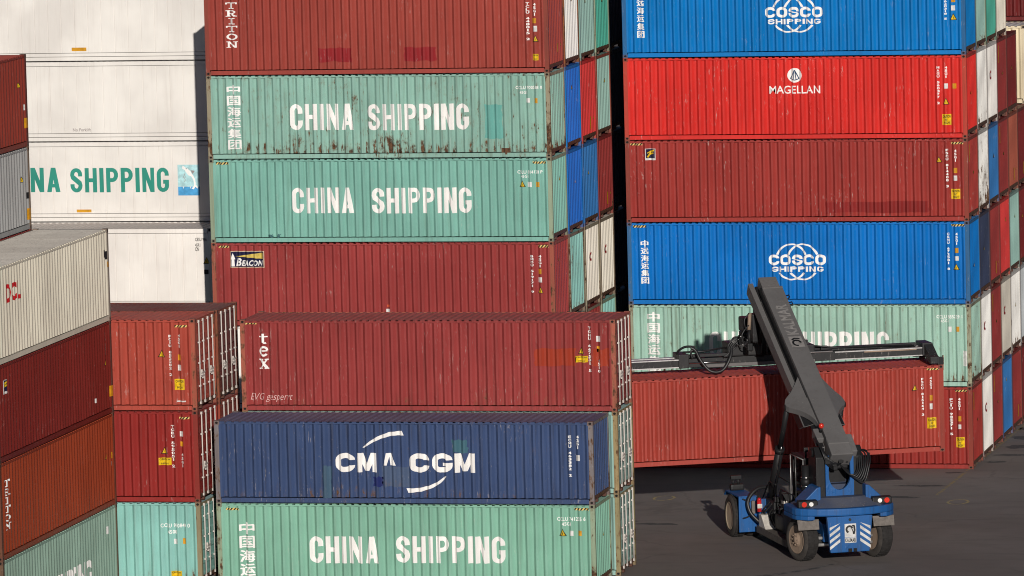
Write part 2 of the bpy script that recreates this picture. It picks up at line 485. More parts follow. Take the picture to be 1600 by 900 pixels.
# ------------------------------------------------------------------ ground
def ground_material():
    m = bpy.data.materials.new("worn_asphalt")
    m.use_nodes = True
    nt = m.node_tree
    b = nt.nodes["Principled BSDF"]
    tc = N(nt, "ShaderNodeTexCoord"); co = tc.outputs["Object"]
    big = noise(nt, co, .12, 4, .6)
    mid = noise(nt, co, .9, 5, .62)
    tracks = noise(nt, co, 1.0, 4, .6, (.25, 1.6, 1))
    grain = noise(nt, co, 38, 3, .7)
    c = mixc(nt, smooth(nt, big, .3, .7), (.176, .150, .136, 1), (.230, .200, .184, 1))
    c = mixc(nt, math_(nt, 'MULTIPLY', smooth(nt, mid, .42, .72), .45), c, (.150, .130, .118, 1))
    c = mixc(nt, math_(nt, 'MULTIPLY', smooth(nt, tracks, .52, .70), .40), c, (.122, .106, .098, 1))
    c = mixc(nt, math_(nt, 'MULTIPLY', smooth(nt, grain, .40, .65), .30), c, (.245, .225, .212, 1))
    vo = N(nt, "ShaderNodeTexVoronoi", feature='DISTANCE_TO_EDGE')
    wob = N(nt, "ShaderNodeVectorMath", operation='ADD')
    nz = N(nt, "ShaderNodeTexNoise"); nz.inputs["Scale"].default_value = .8; nz.inputs["Detail"].default_value = 5
    nt.links.new(co, nz.inputs["Vector"])
    nt.links.new(co, wob.inputs[0]); nt.links.new(nz.outputs["Color"], wob.inputs[1])
    vo.inputs["Scale"].default_value = .17
    nt.links.new(wob.outputs[0], vo.inputs["Vector"])
    crack = math_(nt, 'MULTIPLY', smooth(nt, vo.outputs["Distance"], .012, .004), smooth(nt, noise(nt, co, .3, 2), .42, .6))
    c = mixc(nt, math_(nt, 'MULTIPLY', crack, .18), c, (.035, .033, .032, 1))
    nt.links.new(c, b.inputs["Base Color"])
    b.inputs["Roughness"].default_value = .85
    b.inputs["Specular IOR Level"].default_value = .25
    bp = N(nt, "ShaderNodeBump"); bp.inputs["Strength"].default_value = .35; bp.inputs["Distance"].default_value = .01
    nt.links.new(math_(nt, 'ADD', grain, math_(nt, 'MULTIPLY', mid, 3.0)), bp.inputs["Height"])
    nt.links.new(bp.outputs[0], b.inputs["Normal"])
    return m

M['asphalt'] = ground_material()
o = MB().poly([(-700, -600, 0), (700, -600, 0), (700, 900, 0), (-700, 900, 0)]).build("ground", M['asphalt'], recalc=False)
o['kind'] = 'structure'

def worn_paint_on_ground(name, color, thr):
    m = bpy.data.materials.new(name); m.use_nodes = True
    nt = m.node_tree; b = nt.nodes["Principled BSDF"]
    tc = N(nt, "ShaderNodeTexCoord"); co = tc.outputs["Object"]
    n = smooth(nt, noise(nt, co, 3.2, 7, .75), thr - .06, thr + .06)
    nt.links.new(mixc(nt, n, (.18, .165, .156, 1), color), b.inputs["Base Color"])
    b.inputs["Roughness"].default_value = .85
    return m
M['line_yellow'] = worn_paint_on_ground("worn_yellow_line_paint", (.28, .215, .10, 1), .48)
M['ring_yellow'] = worn_paint_on_ground("worn_yellow_ring_paint", (.40, .31, .13, 1), .46)
M['oil'] = worn_paint_on_ground("dark_oil_stain", (.06, .055, .053, 1), .42)
M['tyre_mark'] = worn_paint_on_ground("dark_tyre_rubber_mark", (.07, .066, .064, 1), .48)

bm_ = MB()
bm_.poly([(-.36, -6.5, .004), (-.24, -6.5, .004), (.30, 17, .004), (.18, 17, .004)])
o = bm_.build("painted_line", M['line_yellow'], recalc=False); o['kind'] = 'structure'
for (cx, cy) in ((-9.55, -7.55), (.67, -8.07)):
    b_ = MB()
    for q in strip([(cx + .34 * math.cos(R(a)), cy + .55 * math.sin(R(a))) for a in range(0, 361, 15)], .09):
        b_.poly([(x, y, .004) for x, y in q])
    o = b_.build("painted_ring", M['ring_yellow'], recalc=False); o['kind'] = 'structure'
rnd = random.Random(5)
for (cx, cy, rx, ry) in ((.62, 8.3, .48, .42), (.75, 5.9, .5, .40), (.8, 3.7, .5, .30), (.5, 1.9, .42, .22), (.5, 11.0, .4, .4),
                         (-.55, -.9, .30, .16), (-1.2, -4.2, .7, .25), (-1.5, -7.0, .7, .22), (-10.0, -13.0, .5, .2), (-8.6, -13.6, .6, .25)):
    pts = []
    ph = rnd.random() * 6
    for k in range(26):
        t = 2 * math.pi * k / 26
        r = 1 + .22 * math.sin(2 * t + ph) + .14 * math.sin(5 * t + ph * 2) + .10 * rnd.random()
        pts.append((cx + rx * r * math.cos(t), cy + ry * r * math.sin(t), .004))
    o = MB().poly(pts).build("oil_stain", M['oil'], recalc=False); o['kind'] = 'structure'
b_ = MB()
for q in strip([(-4.6, -25.6), (-3.4, -24.9), (-2.4, -24.0), (-1.6, -22.9), (-1.2, -22.0)], .40, .14):
    b_.poly([(x, y, .004) for x, y in q])
o = b_.build("tyre_mark", M['tyre_mark'], recalc=False); o['kind'] = 'structure'

# ------------------------------------------------------------------ containers: shared meshes
L, W, H, S, GAP = 12.192, 2.438, 2.896, 2.591, .015
T, S2 = H + GAP, S + GAP
FY = -W / 2

def corrugation(x0, x1, n, y_out, depth, jitter, seed, margin=.05, slope=.22):
    """fold points (x, y) of a trapezoid profile; y grows inwards"""
    rn = random.Random(seed)
    p = (x1 - x0 - 2 * margin) / n
    pts = [(x0, y_out)]
    for k in range(n):
        a = x0 + margin + k * p
        jo, ji = rn.uniform(-jitter, jitter), rn.uniform(-jitter, jitter)
        jx = rn.uniform(-jitter, jitter) * 1.2
        s = slope / 2
        pts += [(a + (.25 - s) * p + jx, y_out), (a + (.25 + s) * p + jx, y_out + depth + ji), (a + (.75 - s) * p + jx, y_out + depth + ji), (a + (.75 + s) * p + jx, y_out)]
    pts.append((x1, y_out))
    return pts

SIDE = corrugation(-L / 2 + .13, L / 2 - .13, 42, FY + .014, .078, .004, 11, .05, .28)
SHALLOW = corrugation(-L / 2 + .13, L / 2 - .13, 42, FY + .014, .036, .003, 17, .05, .24)
ROOF = corrugation(-L / 2 + .20, L / 2 - .20, 50, 0, .020, .002, 12)
END = corrugation(-W / 2 + .13, W / 2 - .13, 8, 0, .060, .002, 13, .03, .20)

def prof_y(x, prof=None):
    prof = prof or SIDE
    if x <= prof[0][0] or x >= prof[-1][0]: return FY + .004
    for a, b in zip(prof, prof[1:]):
        if x <= b[0]:
            t = (x - a[0]) / max(1e-9, b[0] - a[0])
            return a[1] + t * (b[1] - a[1])
    return FY

def sheet(fn, folds, lo, hi, rows=1):
    bm = bmesh.new(); prev = None
    for f in folds:
        cur = [bm.verts.new(fn(f, lo + (hi - lo) * k / rows)) for k in range(rows + 1)]
        if prev:
            for k in range(rows): bm.faces.new((prev[k], cur[k], cur[k + 1], prev[k + 1]))
        prev = cur
    return bm

def fin(bm, name):
    me = bpy.data.meshes.new(name); bm.normal_update(); bm.to_mesh(me); bm.free()
    me.materials.append(None)
    return me

def casting_mesh(name):
    """steel corner block with two oval holes; x,y: outer corner at (+,-)"""
    mb = MB()
    a, b, c = .178, .162, .118
    bm = mb.bm
    def face_with_hole(o, u, v, n):
        o, u, v, n = Vector(o), Vector(u), Vector(v), Vector(n)
        K = 12
        out = []; inn = []; dp = []
        for k in range(K):
            t = 2 * math.pi * (k + .5) / K
            cx, cy = math.cos(t), math.sin(t)
            m = max(abs(cx), abs(cy))
            out.append(bm.verts.new(o + u * (.5 + .5 * cx / m) + v * (.5 + .5 * cy / m)))
            inn.append(bm.verts.new(o + u * (.5 + .26 * cx) + v * (.5 + .30 * cy)))
            dp.append(bm.verts.new(o + u * (.5 + .26 * cx) + v * (.5 + .30 * cy) - n * .03))
        for k in range(K):
            q = (k + 1) % K
            bm.faces.new((out[k], out[q], inn[q], inn[k])).material_index = 0
            bm.faces.new((inn[k], inn[q], dp[q], dp[k])).material_index = 1
        bm.faces.new(dp).material_index = 1
    face_with_hole((-a, 0, 0), (a, 0, 0), (0, 0, c), (0, -1, 0))
    face_with_hole((0, 0, 0), (0, b, 0), (0, 0, c), (1, 0, 0))
    for pts in ([(-a, 0, c), (0, 0, c), (0, b, c), (-a, b, c)], [(-a, 0, 0), (-a, b, 0), (0, b, 0), (0, 0, 0)],
                [(-a, b, 0), (-a, b, c), (0, b, c), (0, b, 0)], [(-a, 0, 0), (-a, 0, c), (-a, b, c), (-a, b, 0)]):
        mb.poly(pts)
    bm.normal_update()
    me = bpy.data.meshes.new(name); bm.to_mesh(me); bm.free()
    me.materials.append(None); me.materials.append(M['hole'])
    return me

_cm = {}
def part_mesh(kind, h):
    key = (kind, h)
    if key in _cm: return _cm[key]
    bl, tl = .165, h - .075
    if kind in ('side_wall', 'side_wall_b', 'side_wall_c', 'shallow_wall'):
        sd = {'side_wall': 1.0, 'side_wall_b': 2.3, 'side_wall_c': 4.1, 'shallow_wall': 5.7}[kind]
        def wob(f, z):                                   # knocked and bowed ribs
            lowz = max(0, 1 - abs(z - .7) / .9)
            dx = .0028 * math.sin(f[0] * 3.1 * sd + z * 2.7) + .003 * lowz * math.sin(f[0] * 9.7 * sd + z * 6.1)
            dy = .0015 * math.sin(f[0] * 1.9 + sd) + .0025 * lowz * math.sin(f[0] * 5.3 * sd + z * 4.0)
            return (f[0] + dx, f[1] + dy, z)
        bm = sheet(wob, SHALLOW if kind == 'shallow_wall' else SIDE, bl + .022, tl - .012, 9)
    elif kind == 'rear_wall':
        bm = sheet(lambda f, z: (-f[0], -f[1], z), SIDE, bl - .01, tl + .01)
    elif kind == 'roof':
        bm = sheet(lambda f, y: (f[0], y, h - .012 - f[1]), ROOF, -W / 2 + .06, W / 2 - .06, 2)
        for s in (-1, 1):
            x0, x1 = sorted((s * (L / 2 - .21), s * (L / 2 - .012)))
            vs = [bm.verts.new((x, y, h - .013)) for x, y in ((x0, -W / 2 + .06), (x1, -W / 2 + .06), (x1, W / 2 - .06), (x0, W / 2 - .06))]
            bm.faces.new(vs)
    elif kind == 'floor':
        bm = bmesh.new()
        bm.faces.new([bm.verts.new(p) for p in ((-L / 2 + .05, -W / 2 + .05, .15), (-L / 2 + .05, W / 2 - .05, .15), (L / 2 - .05, W / 2 - .05, .15), (L / 2 - .05, -W / 2 + .05, .15))])
    elif kind == 'end_wall':
        bm = sheet(lambda f, z: (L / 2 - .022 - f[1], f[0], z), END, .25, h - .11, 2)
    elif kind == 'blank_end':
        bm = sheet(lambda f, z: (-L / 2 + .022 + f[1], -f[0], z), END, .02, h - .02)
    elif kind == 'corner_post':                # front right
        return _store(key, MB().box(L / 2 - .15, L / 2 - .004, FY + .004, FY + .135, .118, h - .118))
    elif kind == 'rear_corner_post':           # back right
        return _store(key, MB().box(L / 2 - .15, L / 2 - .004, -FY - .135, -FY - .004, .118, h - .118))
    elif kind == 'left_post':
        return _store(key, MB().box(-L / 2 + .004, -L / 2 + .15, FY + .004, FY + .135, .118, h - .118))
    elif kind == 'rear_left_post':
        return _store(key, MB().box(-L / 2 + .004, -L / 2 + .15, -FY - .135, -FY - .004, .118, h - .118))
    elif kind == 'bottom_rail':
        mb = MB().box(-L / 2 + .178, L / 2 - .178, FY + .010, FY + .06, .018, .160)
        mb.box(-L / 2 + .178, L / 2 - .178, FY + .004, FY + .0095, .018, .040)
        return _store(key, mb)
    elif kind == 'top_rail':
        mb = MB().box(-L / 2 + .178, L / 2 - .178, FY + .006, FY + .062, h - .082, h - .040)
        for k in range(50):
            x = -L / 2 + .25 + k * (L - .5) / 49
            mb.box(x - .07, x + .07, FY + .020, FY + .07, h - .039, h - .012)
        return _store(key, mb)
    elif kind == 'rear_top_rail':
        return _store(key, MB().box(-L / 2 + .178, L / 2 - .178, -FY - .062, -FY - .006, h - .078, h - .014))
    elif kind == 'rear_bottom_rail':
        return _store(key, MB().box(-L / 2 + .178, L / 2 - .178, -FY - .06, -FY - .010, .018, .160))
    elif kind == 'header':
        return _store(key, MB().box(L / 2 - .07, L / 2 - .006, FY + .162, -FY - .162, h - .115, h - .02))
    elif kind == 'sill':
        mb = MB().box(L / 2 - .07, L / 2 - .006, FY + .15, -FY - .15, .135, .255)
        for y in (-.62, .62): mb.box(L / 2 - .12, L / 2 - .010, y - .06, y + .06, .02, .134)
        return _store(key, mb)
    elif kind == 'door_frame':
        mb = MB()
        mb.box(L / 2 - .12, L / 2 - .07, FY + .14, -FY - .14, .2, h - .1)
        return _store(key, mb)
    elif kind in ('door_a', 'door_b'):
        y0, y1 = (FY + .15, -.012) if kind == 'door_a' else (.012, -FY - .15)
        bm = bmesh.new()
        folds = []
        z0, z1 = .25, h - .125; n = 5; p = (z1 - z0) / n
        folds.append((z0, 0))
        for k in range(n):
            a = z0 + k * p
            folds += [(a + .15 * p, 0), (a + .25 * p, .03), (a + .75 * p, .03), (a + .85 * p, 0)]
        folds.append((z1, 0))
        bm = sheet(lambda f, y: (L / 2 - .028 - f[1], y, f[0]), folds, y0, y1)
        return _store(key, None, bm)
    elif kind in ('rods_a', 'rods_b'):
        y0, y1 = (FY + .15, -.012) if kind == 'rods_a' else (.012, -FY - .15)
        mb = MB()
        w = y1 - y0
        for k, fy in enumerate((.26, .74)):
            y = y0 + w * fy; x = L / 2 + .012
            mb.cyl((x, y, .16), (x, y, h - .06), .021, n=8)
            for zz in (.17, h - .14):
                mb.box(x - .03, x + .024, y - .05, y + .05, zz, zz + .08)
            for zz in (.72, 1.45, 2.1):
                mb.box(x - .035, x + .026, y - .055, y + .055, zz, zz + .05)
            s = 1 if k == 0 else -1
            mb.box(x + .01, x + .035, min(y, y + s * .40), max(y, y + s * .40), 1.02 + .1 * k, 1.07 + .1 * k)
            mb.box(x - .02, x + .03, y + s * .30 - .03, y + s * .30 + .03, .95 + .1 * k, 1.14 + .1 * k)
        return _store(key, mb)
    elif kind == 'reefer_wall':
        folds = [(-L / 2 + .1, 0)]
        n = 24; p = (L - .2) / n
        for k in range(1, n):
            x = -L / 2 + .1 + k * p
            folds += [(x - .016, 0), (x, .013), (x + .016, 0)]
        folds.append((L / 2 - .1, 0))
        bm = sheet(lambda f, z: (f[0], FY + .012 + f[1], z), folds, .30, h - .175, 3)
    elif kind == 'reefer_base':
        mb = MB().box(-L / 2 + .178, L / 2 - .178, FY + .006, FY + .06, .018, .150)
        mb.box(-L / 2 + .178, L / 2 - .178, FY + .016, FY + .06, .166, .284)
        return _store(key, mb)
    elif kind == 'reefer_rail':
        mb = MB().box(-L / 2 + .178, L / 2 - .178, FY + .004, FY + .06, h - .16, h - .014)
        return _store(key, mb)
    me = fin(bm, kind)
    _cm[key] = me
    return me

def _store(key, mb, bm=None):
    if bm is None:
        bm = mb.bm
    bmesh.ops.recalc_face_normals(bm, faces=bm.faces)
    me = bpy.data.meshes.new(key[0]); bm.to_mesh(me); bm.free()
    me.materials.append(None)
    _cm[key] = me
    return me

CAST = casting_mesh("corner_casting")
def cast_variant(sx, sy, top, h):
    key = ('cast', sx, sy, top, h)
    if key in _cm: return _cm[key]
    bm = bmesh.new(); bm.from_mesh(CAST)
    for v in bm.verts:
        x, y, z = v.co
        X = (L / 2 + x) * sx
        Y = (FY + y) if sy < 0 else -(FY + y)
        Z = (h + GAP - .0006 - .118 + z - GAP if not top else 0)
        v.co = (X, Y, (h - .118 + z * (1 + (GAP - .001) / .118)) if top else z)
    if sx * (-1 if sy > 0 else 1) < 0:
        bmesh.ops.reverse_faces(bm, faces=bm.faces)
    me = bpy.data.meshes.new("corner_casting"); bm.to_mesh(me); bm.free()
    me.materials.append(None); me.materials.append(M['hole'])
    _cm[key] = me
    return me

def add_part(name, me, mat, parent):
    o = bpy.data.objects.new(name, me)
    COL.objects.link(o); o.parent = parent
    o.material_slots[0].link = 'OBJECT'; o.material_slots[0].material = mat
    return o

# ------------------------------------------------------------------ marks painted on the long side (they follow the corrugation)
FOLD_X = [f[0] for f in SIDE]
class Mark:
    def __init__(self, flat=False):
        self.prof = SHALLOW if flat == 'shallow' else SIDE
        flat = flat is True
        self.bm = bmesh.new(); self.mats = []; self.layer = 0; self.flat = flat
    def mi(self, m):
        if m not in self.mats: self.mats.append(m)
        return self.mats.index(m)
    def add(self, polys, box, mat, layer=None):
        """polys: convex pieces in the unit box, box = (u0, v0, u1, v1) in metres on the wall"""
        u0, v0, u1, v1 = box
        if layer is None: self.layer += 1; layer = self.layer
        i = self.mi(mat)
        for p in polys:
            vs = [self.bm.verts.new((u0 + (u1 - u0) * x - L / 2, -.001 * layer, v0 + (v1 - v0) * y)) for x, y in p]
            f = self.bm.faces.new(vs); f.material_index = i
        return self
    def text(self, s, box, mat, bold=0.0, shear=0.0):
        u0, v0, u1, v1 = box
        vs, fs = text_shape(s, bold, shear)
        self.layer += 1; i = self.mi(mat)
        bv = [self.bm.verts.new((u0 + (u1 - u0) * x - L / 2, -.001 * self.layer, v0 + (v1 - v0) * y)) for x, y in vs]
        for f in fs:
            if len(set(f)) < 3: continue
            try: q = self.bm.faces.new([bv[k] for k in f])
            except ValueError: continue
            q.material_index = i
        return self
    def build(self, name, parent):
        bm = self.bm
        if not self.flat and bm.verts:
            xs = [v.co.x for v in bm.verts]
            lo, hi = min(xs), max(xs)
            for fx in [f[0] for f in self.prof]:
                if lo < fx < hi:
                    bmesh.ops.bisect_plane(bm, geom=list(bm.verts) + list(bm.edges) + list(bm.faces), plane_co=(fx, 0, 0), plane_no=(1, 0, 0), dist=1e-5)
        for v in bm.verts:
            b = (FY + .012) if self.flat else prof_y(v.co.x, self.prof)
            v.co.y = b - .006 + v.co.y
        bm.normal_update()
        for f in bm.faces:
            if f.normal.y > 0: f.normal_flip()
        me = bpy.data.meshes.new(name); bm.to_mesh(me); bm.free()
        for m in self.mats: me.materials.append(m)
        return link(name, me, parent)

def stack_text(mk, s, box, mat, bold, slab=False):
    u0, v0, u1, v1 = box
    n = len(s); ch = (v1 - v0) / n
    cjk = ord(s[0]) > 0x2000
    for k, c in enumerate(s):
        if c == ' ': continue
        top = v1 - k * ch
        b = (u0, top - ch * (.90 if cjk else .86), u1, top - ch * .06)
        if slab:
            layer0 = mk.layer
            for q, piece in enumerate(slab_glyph(c)):
                mk.add(piece, b, mat, layer=layer0 + 1 + q)
        elif cjk:
            d = (u1 - u0) * .036
            for ox, oz in ((-d, 0), (d, 0), (0, d)):
                mk.text(c, (b[0] + ox, b[1] + oz, b[2] + ox, b[3] + oz), mat, 0)
        elif c in '1IJ':
            w = u1 - u0
            mk.text(c, (u0 + w * .3, b[1], u1 - w * .3, b[3]), mat, bold)
        else:
            mk.text(c, b, mat, bold)
    mk.layer += 6

def bold_text(k, s, box, mat, w=.34, h=.16, r=.27, gap=.215, iw=.35):
    for c, xa, xb in bold_word(s, gap, iw):
        l0 = k.layer
        for q, piece in enumerate(bold_glyph(c, w, h, r)):
            k.add(piece, (box[0] + (box[2] - box[0]) * xa, box[1], box[0] + (box[2] - box[0]) * xb, box[3]), mat, layer=l0 + .5 * (q + 1))
    k.layer += 1

def aspect_arc(cx, cy, rx, ry, a0, a1, n=16): return arc(cx, cy, rx, ry, a0, a1, n)

def put_marks(root, marks, flat=False, worn=False, door_side=False):
    for m in marks:
        kind = m[0]
        if kind in ('t', 'v', 'slabv', 'scr'):
            s, box = m[1], m[2:6]
            ink = m[6]
            h = box[3] - box[1]
            mat = M['white_worn'] if (worn and ink == 'white') else M[ink]
            if kind == 'slabv':
                k = Mark(flat); stack_text(k, s, box, mat, 0, True); k.build("lettering", root)
            elif kind == 'scr':
                k = Mark(flat); k.text(s, box, M['chalk'], -.012, .3); k.build("chalk_writing", root)
            elif kind == 'v' and ord(s[0]) > 0x2000:
                k = Mark(flat); stack_text(k, s, box, mat, 0); k.build("lettering", root)
            elif kind == 'v':
                k = Mark(flat); stack_text(k, s, box, mat, .03); k.build("number_marking", root)
            elif h > .5 and set(s) <= set('CHINASPG'):
                k = Mark(flat)
                for c, xa, xb in bold_word(s):
                    l0 = k.layer
                    for q, piece in enumerate(bold_glyph(c)):
                        k.add(piece, (box[0] + (box[2] - box[0]) * xa, box[1], box[0] + (box[2] - box[0]) * xb, box[3]), mat, layer=l0 + .5 * (q + 1))
                k.build("lettering", root)
            elif h > .5:
                k = Mark(flat); k.text(s, box, mat, .045 if len(s) < 9 else .04); k.build("lettering", root)
            else:
                k = Mark(flat); k.text(s, box, mat, .015); k.build("number_marking", root)
            continue
        box = m[1:5]
        u0, v0, u1, v1 = box
        if kind == 'r':
            ink = m[5]
            nm = 'paint_patch' if 'patch' in ink else ('repair_plate' if 'plate' in ink else 'label')
            shape = rect(0, 0, 1, 1)
            if nm == 'paint_patch':                      # brushed edge
                rn_ = random.Random(int(u0 * 1000)); jx, jy = .03 / (u1 - u0), .03 / (v1 - v0)
                e = [(t / 6, 0) for t in range(6)] + [(1, t / 6) for t in range(6)] + [(1 - t / 6, 1) for t in range(6)] + [(0, 1 - t / 6) for t in range(6)]
                shape = [[(x + rn_.uniform(-jx, jx), y + rn_.uniform(-jy, jy)) for x, y in e]]
            Mark(flat).add(shape, box, M[ink]).build(nm, root)
        elif kind == 'tri':
            k = Mark(flat)
            k.add([[(0, 0), (1, 0), (.5, 1)]], box, M['black'])
            k.add([[(.15, .09), (.85, .09), (.5, .82)]], box, M['yellow'])
            k.add(rect(.46, .2, .54, .5), box, M['black'])
            k.build("warning_sign", root)
        elif kind == 'cau':
            k = Mark(flat)
            k.add(rect(0, 0, 1, 1), box, M['yellow'])
            w, h = u1 - u0, v1 - v0
            k.text("CAUTION", (u0 + w * .08, v0 + h * .66, u1 - w * .08, v0 + h * .9), M['black'], .03)
            if h > .25:
                k.text("9'6\"", (u0 + w * .34, v0 + h * .38, u1 - w * .34, v0 + h * .58), M['black'], .02)
            k.text("HIGH", (u0 + w * .2, v0 + h * .1, u1 - w * .2, v0 + h * .32), M['black'], .02)
            k.build("warning_label", root)
        elif kind == 'haz':
            Mark(flat).add(rect(0, 0, 1, 1), box, M['hazard']).build("hazard_stripe", root)
        elif kind == 'cosco':
            k = Mark(flat); w = M['white']
            W_, H_ = u1 - u0, v1 - v0
            sub = lambda a, b, c, d: (u0 + W_ * a, v0 + H_ * b, u0 + W_ * c, v0 + H_ * d)
            bold_text(k, "COSCO", sub(0, .41, 1, .70), w, .27, .25, .36, .12)
            bold_text(k, "SHIPPING", sub(.05, .235, .96, .375), w, .27, .24, .34, .18, .30)
            full = (u0, v0, u1, v1)
            for cx in (.40, .60):
                k.add(strip(arc(cx, .5, .275, .475, 24, 156, 16), .040), full, w)
                k.add(strip(arc(cx, .5, .275, .475, 218, 322, 14), .040), full, w)
            k.build("logo", root)
        elif kind == 'magellan':
            k = Mark(flat); w = M['white']; n = M['logo_blue']
            W_, H_ = u1 - u0, v1 - v0
            k.text("MAGELLAN", (u0, v0, u1, v0 + H_ * .31), w, .012)
            r = H_ * .285; cx = u0 + W_ * .5; cy = v1 - r
            box2 = (cx - r, cy - r, cx + r, cy + r)
            k.add([[(.5 + .5 * math.cos(R(a)), .5 + .5 * math.sin(R(a))) for a in range(0, 360, 15)]], box2, w)
            for pts, ww in (([(.5, .86), (.20, .24)], .07), ([(.5, .86), (.80, .24)], .07), ([(.47, .8), (.42, .2)], .05), ([(.53, .8), (.60, .2)], .05)):
                k.add(strip(pts, ww), box2, n)
            k.add(strip(arc(.5, .42, .33, .24, 200, 340, 12), .06), box2, n)
            k.build("logo", root)
        elif kind == 'beacon':
            k = Mark(flat)
            k.add(rect(0, 0, 1, 1), box, M['cream_edge'])
            k.add(rect(.025, .045, .975, .955), box, M['navy'])
            k.add([[(.16, .68), (.95, .52), (.95, .90)]], box, M['beam_yellow'])
            w = M['white']
            k.add([[(.045, .08), (.135, .08), (.125, .50), (.055, .50)]], box, w)
            k.add([[(.03, .50), (.15, .50), (.12, .72), (.06, .72)]], box, w)
            k.add([[(.06, .72), (.12, .72), (.09, .88)]], box, w)
            W_, H_ = u1 - u0, v1 - v0
            k.text("B", (u0 + W_ * .17, v0 + H_ * .10, u0 + W_ * .34, v0 + H_ * .58), w, .03, .25)
            k.text("EACON", (u0 + W_ * .34, v0 + H_ * .10, u0 + W_ * .95, v0 + H_ * .44), w, .025, .25)
            k.build("logo", root)
        elif kind == 'flogo':
            k = Mark(flat)
            k.add(rect(0, 0, 1, 1), box, M['label_white'])
            k.add(rect(.06, .17, .94, .96), box, M['navy'])
            y = M['yellow']
            k.add(strip([(.22, .25), (.38, .48), (.55, .76), (.88, .86)], .14), box, y)
            k.add(strip([(.33, .46), (.55, .56), (.80, .62)], .12), box, y)
            k.add(strip([(.2, .60), (.45, .74), (.6, .82)], .08), box, y)
            k.build("logo", root)
        elif kind == 'dolphin':
            k = Mark(flat)
            k.add(rect(0, .29, 1, 1), box, M['sky_cyan'])
            k.add(rect(0, 0, 1, .285), box, M['sea_blue'])
            w = M['white']
            k.add(strip([(.22, .93), (.36, .86), (.52, .76), (.66, .64), (.75, .52), (.78, .40), (.77, .30)], .10, .07), box, w)
            k.add([[(.34, .80), (.48, .66), (.70, .60), (.60, .78), (.42, .90)]], box, w)
            k.add([[(.60, .82), (.80, .80), (.68, .70)]], box, M['grey'])
            k.add([[(.77, .34), (.62, .22), (.72, .20), (.80, .28), (.90, .22), (.86, .32)]], box, w)
            k.add(rect(.38, .855, .42, .885), box, M['navy'])
            for a, b in (((.34, .72), (.24, .56)), ((.36, .62), (.28, .52)), ((.36, .52), (.30, .44))):
                k.add(strip([a, b], .02), box, M['grey'])
            for x in (.22, .55, .68, .88): k.add([[(x, .29), (x + .05, .29), (x + .03, .21)]], box, w)
            k.build("logo", root)
        elif kind == 'cma':
            k = Mark(flat); w = M['white']
            W_, H_ = u1 - u0, v1 - v0
            sub = lambda a, b, c, d: (u0 + W_ * a, v0 + H_ * b, u0 + W_ * c, v0 + H_ * d)
            bold_text(k, "CM", sub(0, .34, .295, .65), w, .30, .27, .36, .14)
            A_ = sub(.305, .34, .455, .65)
            k.add([[(.27, .36), (.42, .36), (.58, 1), (.40, 1)]], A_, w)      # the foot of this A is painted over
            k.add([[(.58, .36), (.86, .36), (.62, 1), (.52, 1)]], A_, w)
            bold_text(k, "CGM", sub(.53, .34, 1, .65), w, .30, .27, .36, .12)
            k.add(strip([(.20, .735), (.26, .83), (.32, .90), (.40, .96), (.49, .975)], .012, .075), box, w)
            k.add(strip([(.79, .28), (.74, .18), (.68, .11), (.60, .06), (.51, .045)], .012, .075), box, w)
            k.build("logo", root)

# ------------------------------------------------------------------ marks on the short ends
def end_mark(root, h, spec):
    """spec: list of (kind, y, z, size, colour) on the short end"""
    for kind, y, z, s, ink in spec:
        mb = MB(); x = L / 2 - .016
        if kind == 'r':
            w, hh = s
            mb.poly([(x, y - w / 2, z - hh / 2), (x, y + w / 2, z - hh / 2), (x, y + w / 2, z + hh / 2), (x, y - w / 2, z + hh / 2)])
            mb.build("label", M[ink], root, recalc=False)
        elif kind == 'tri':
            mb.poly([(x, y - s / 2, z), (x, y + s / 2, z), (x, y, z + s)], M['black'])
            mb.poly([(x + .003, y - s * .36, z + s * .08), (x + .003, y + s * .36, z + s * .08), (x + .003, y, z + s * .8)], M['yellow'])
            mb.build("warning_sign", None, root, recalc=False)
        elif kind == 'C':
            for q in strip(arc(0, 0, s * .7, s * .6, 50, 310, 10), s * .42):
                mb.poly([(x, y + a, z + b) for a, b in q])
            mb.build("logo", M[ink], root, recalc=False)

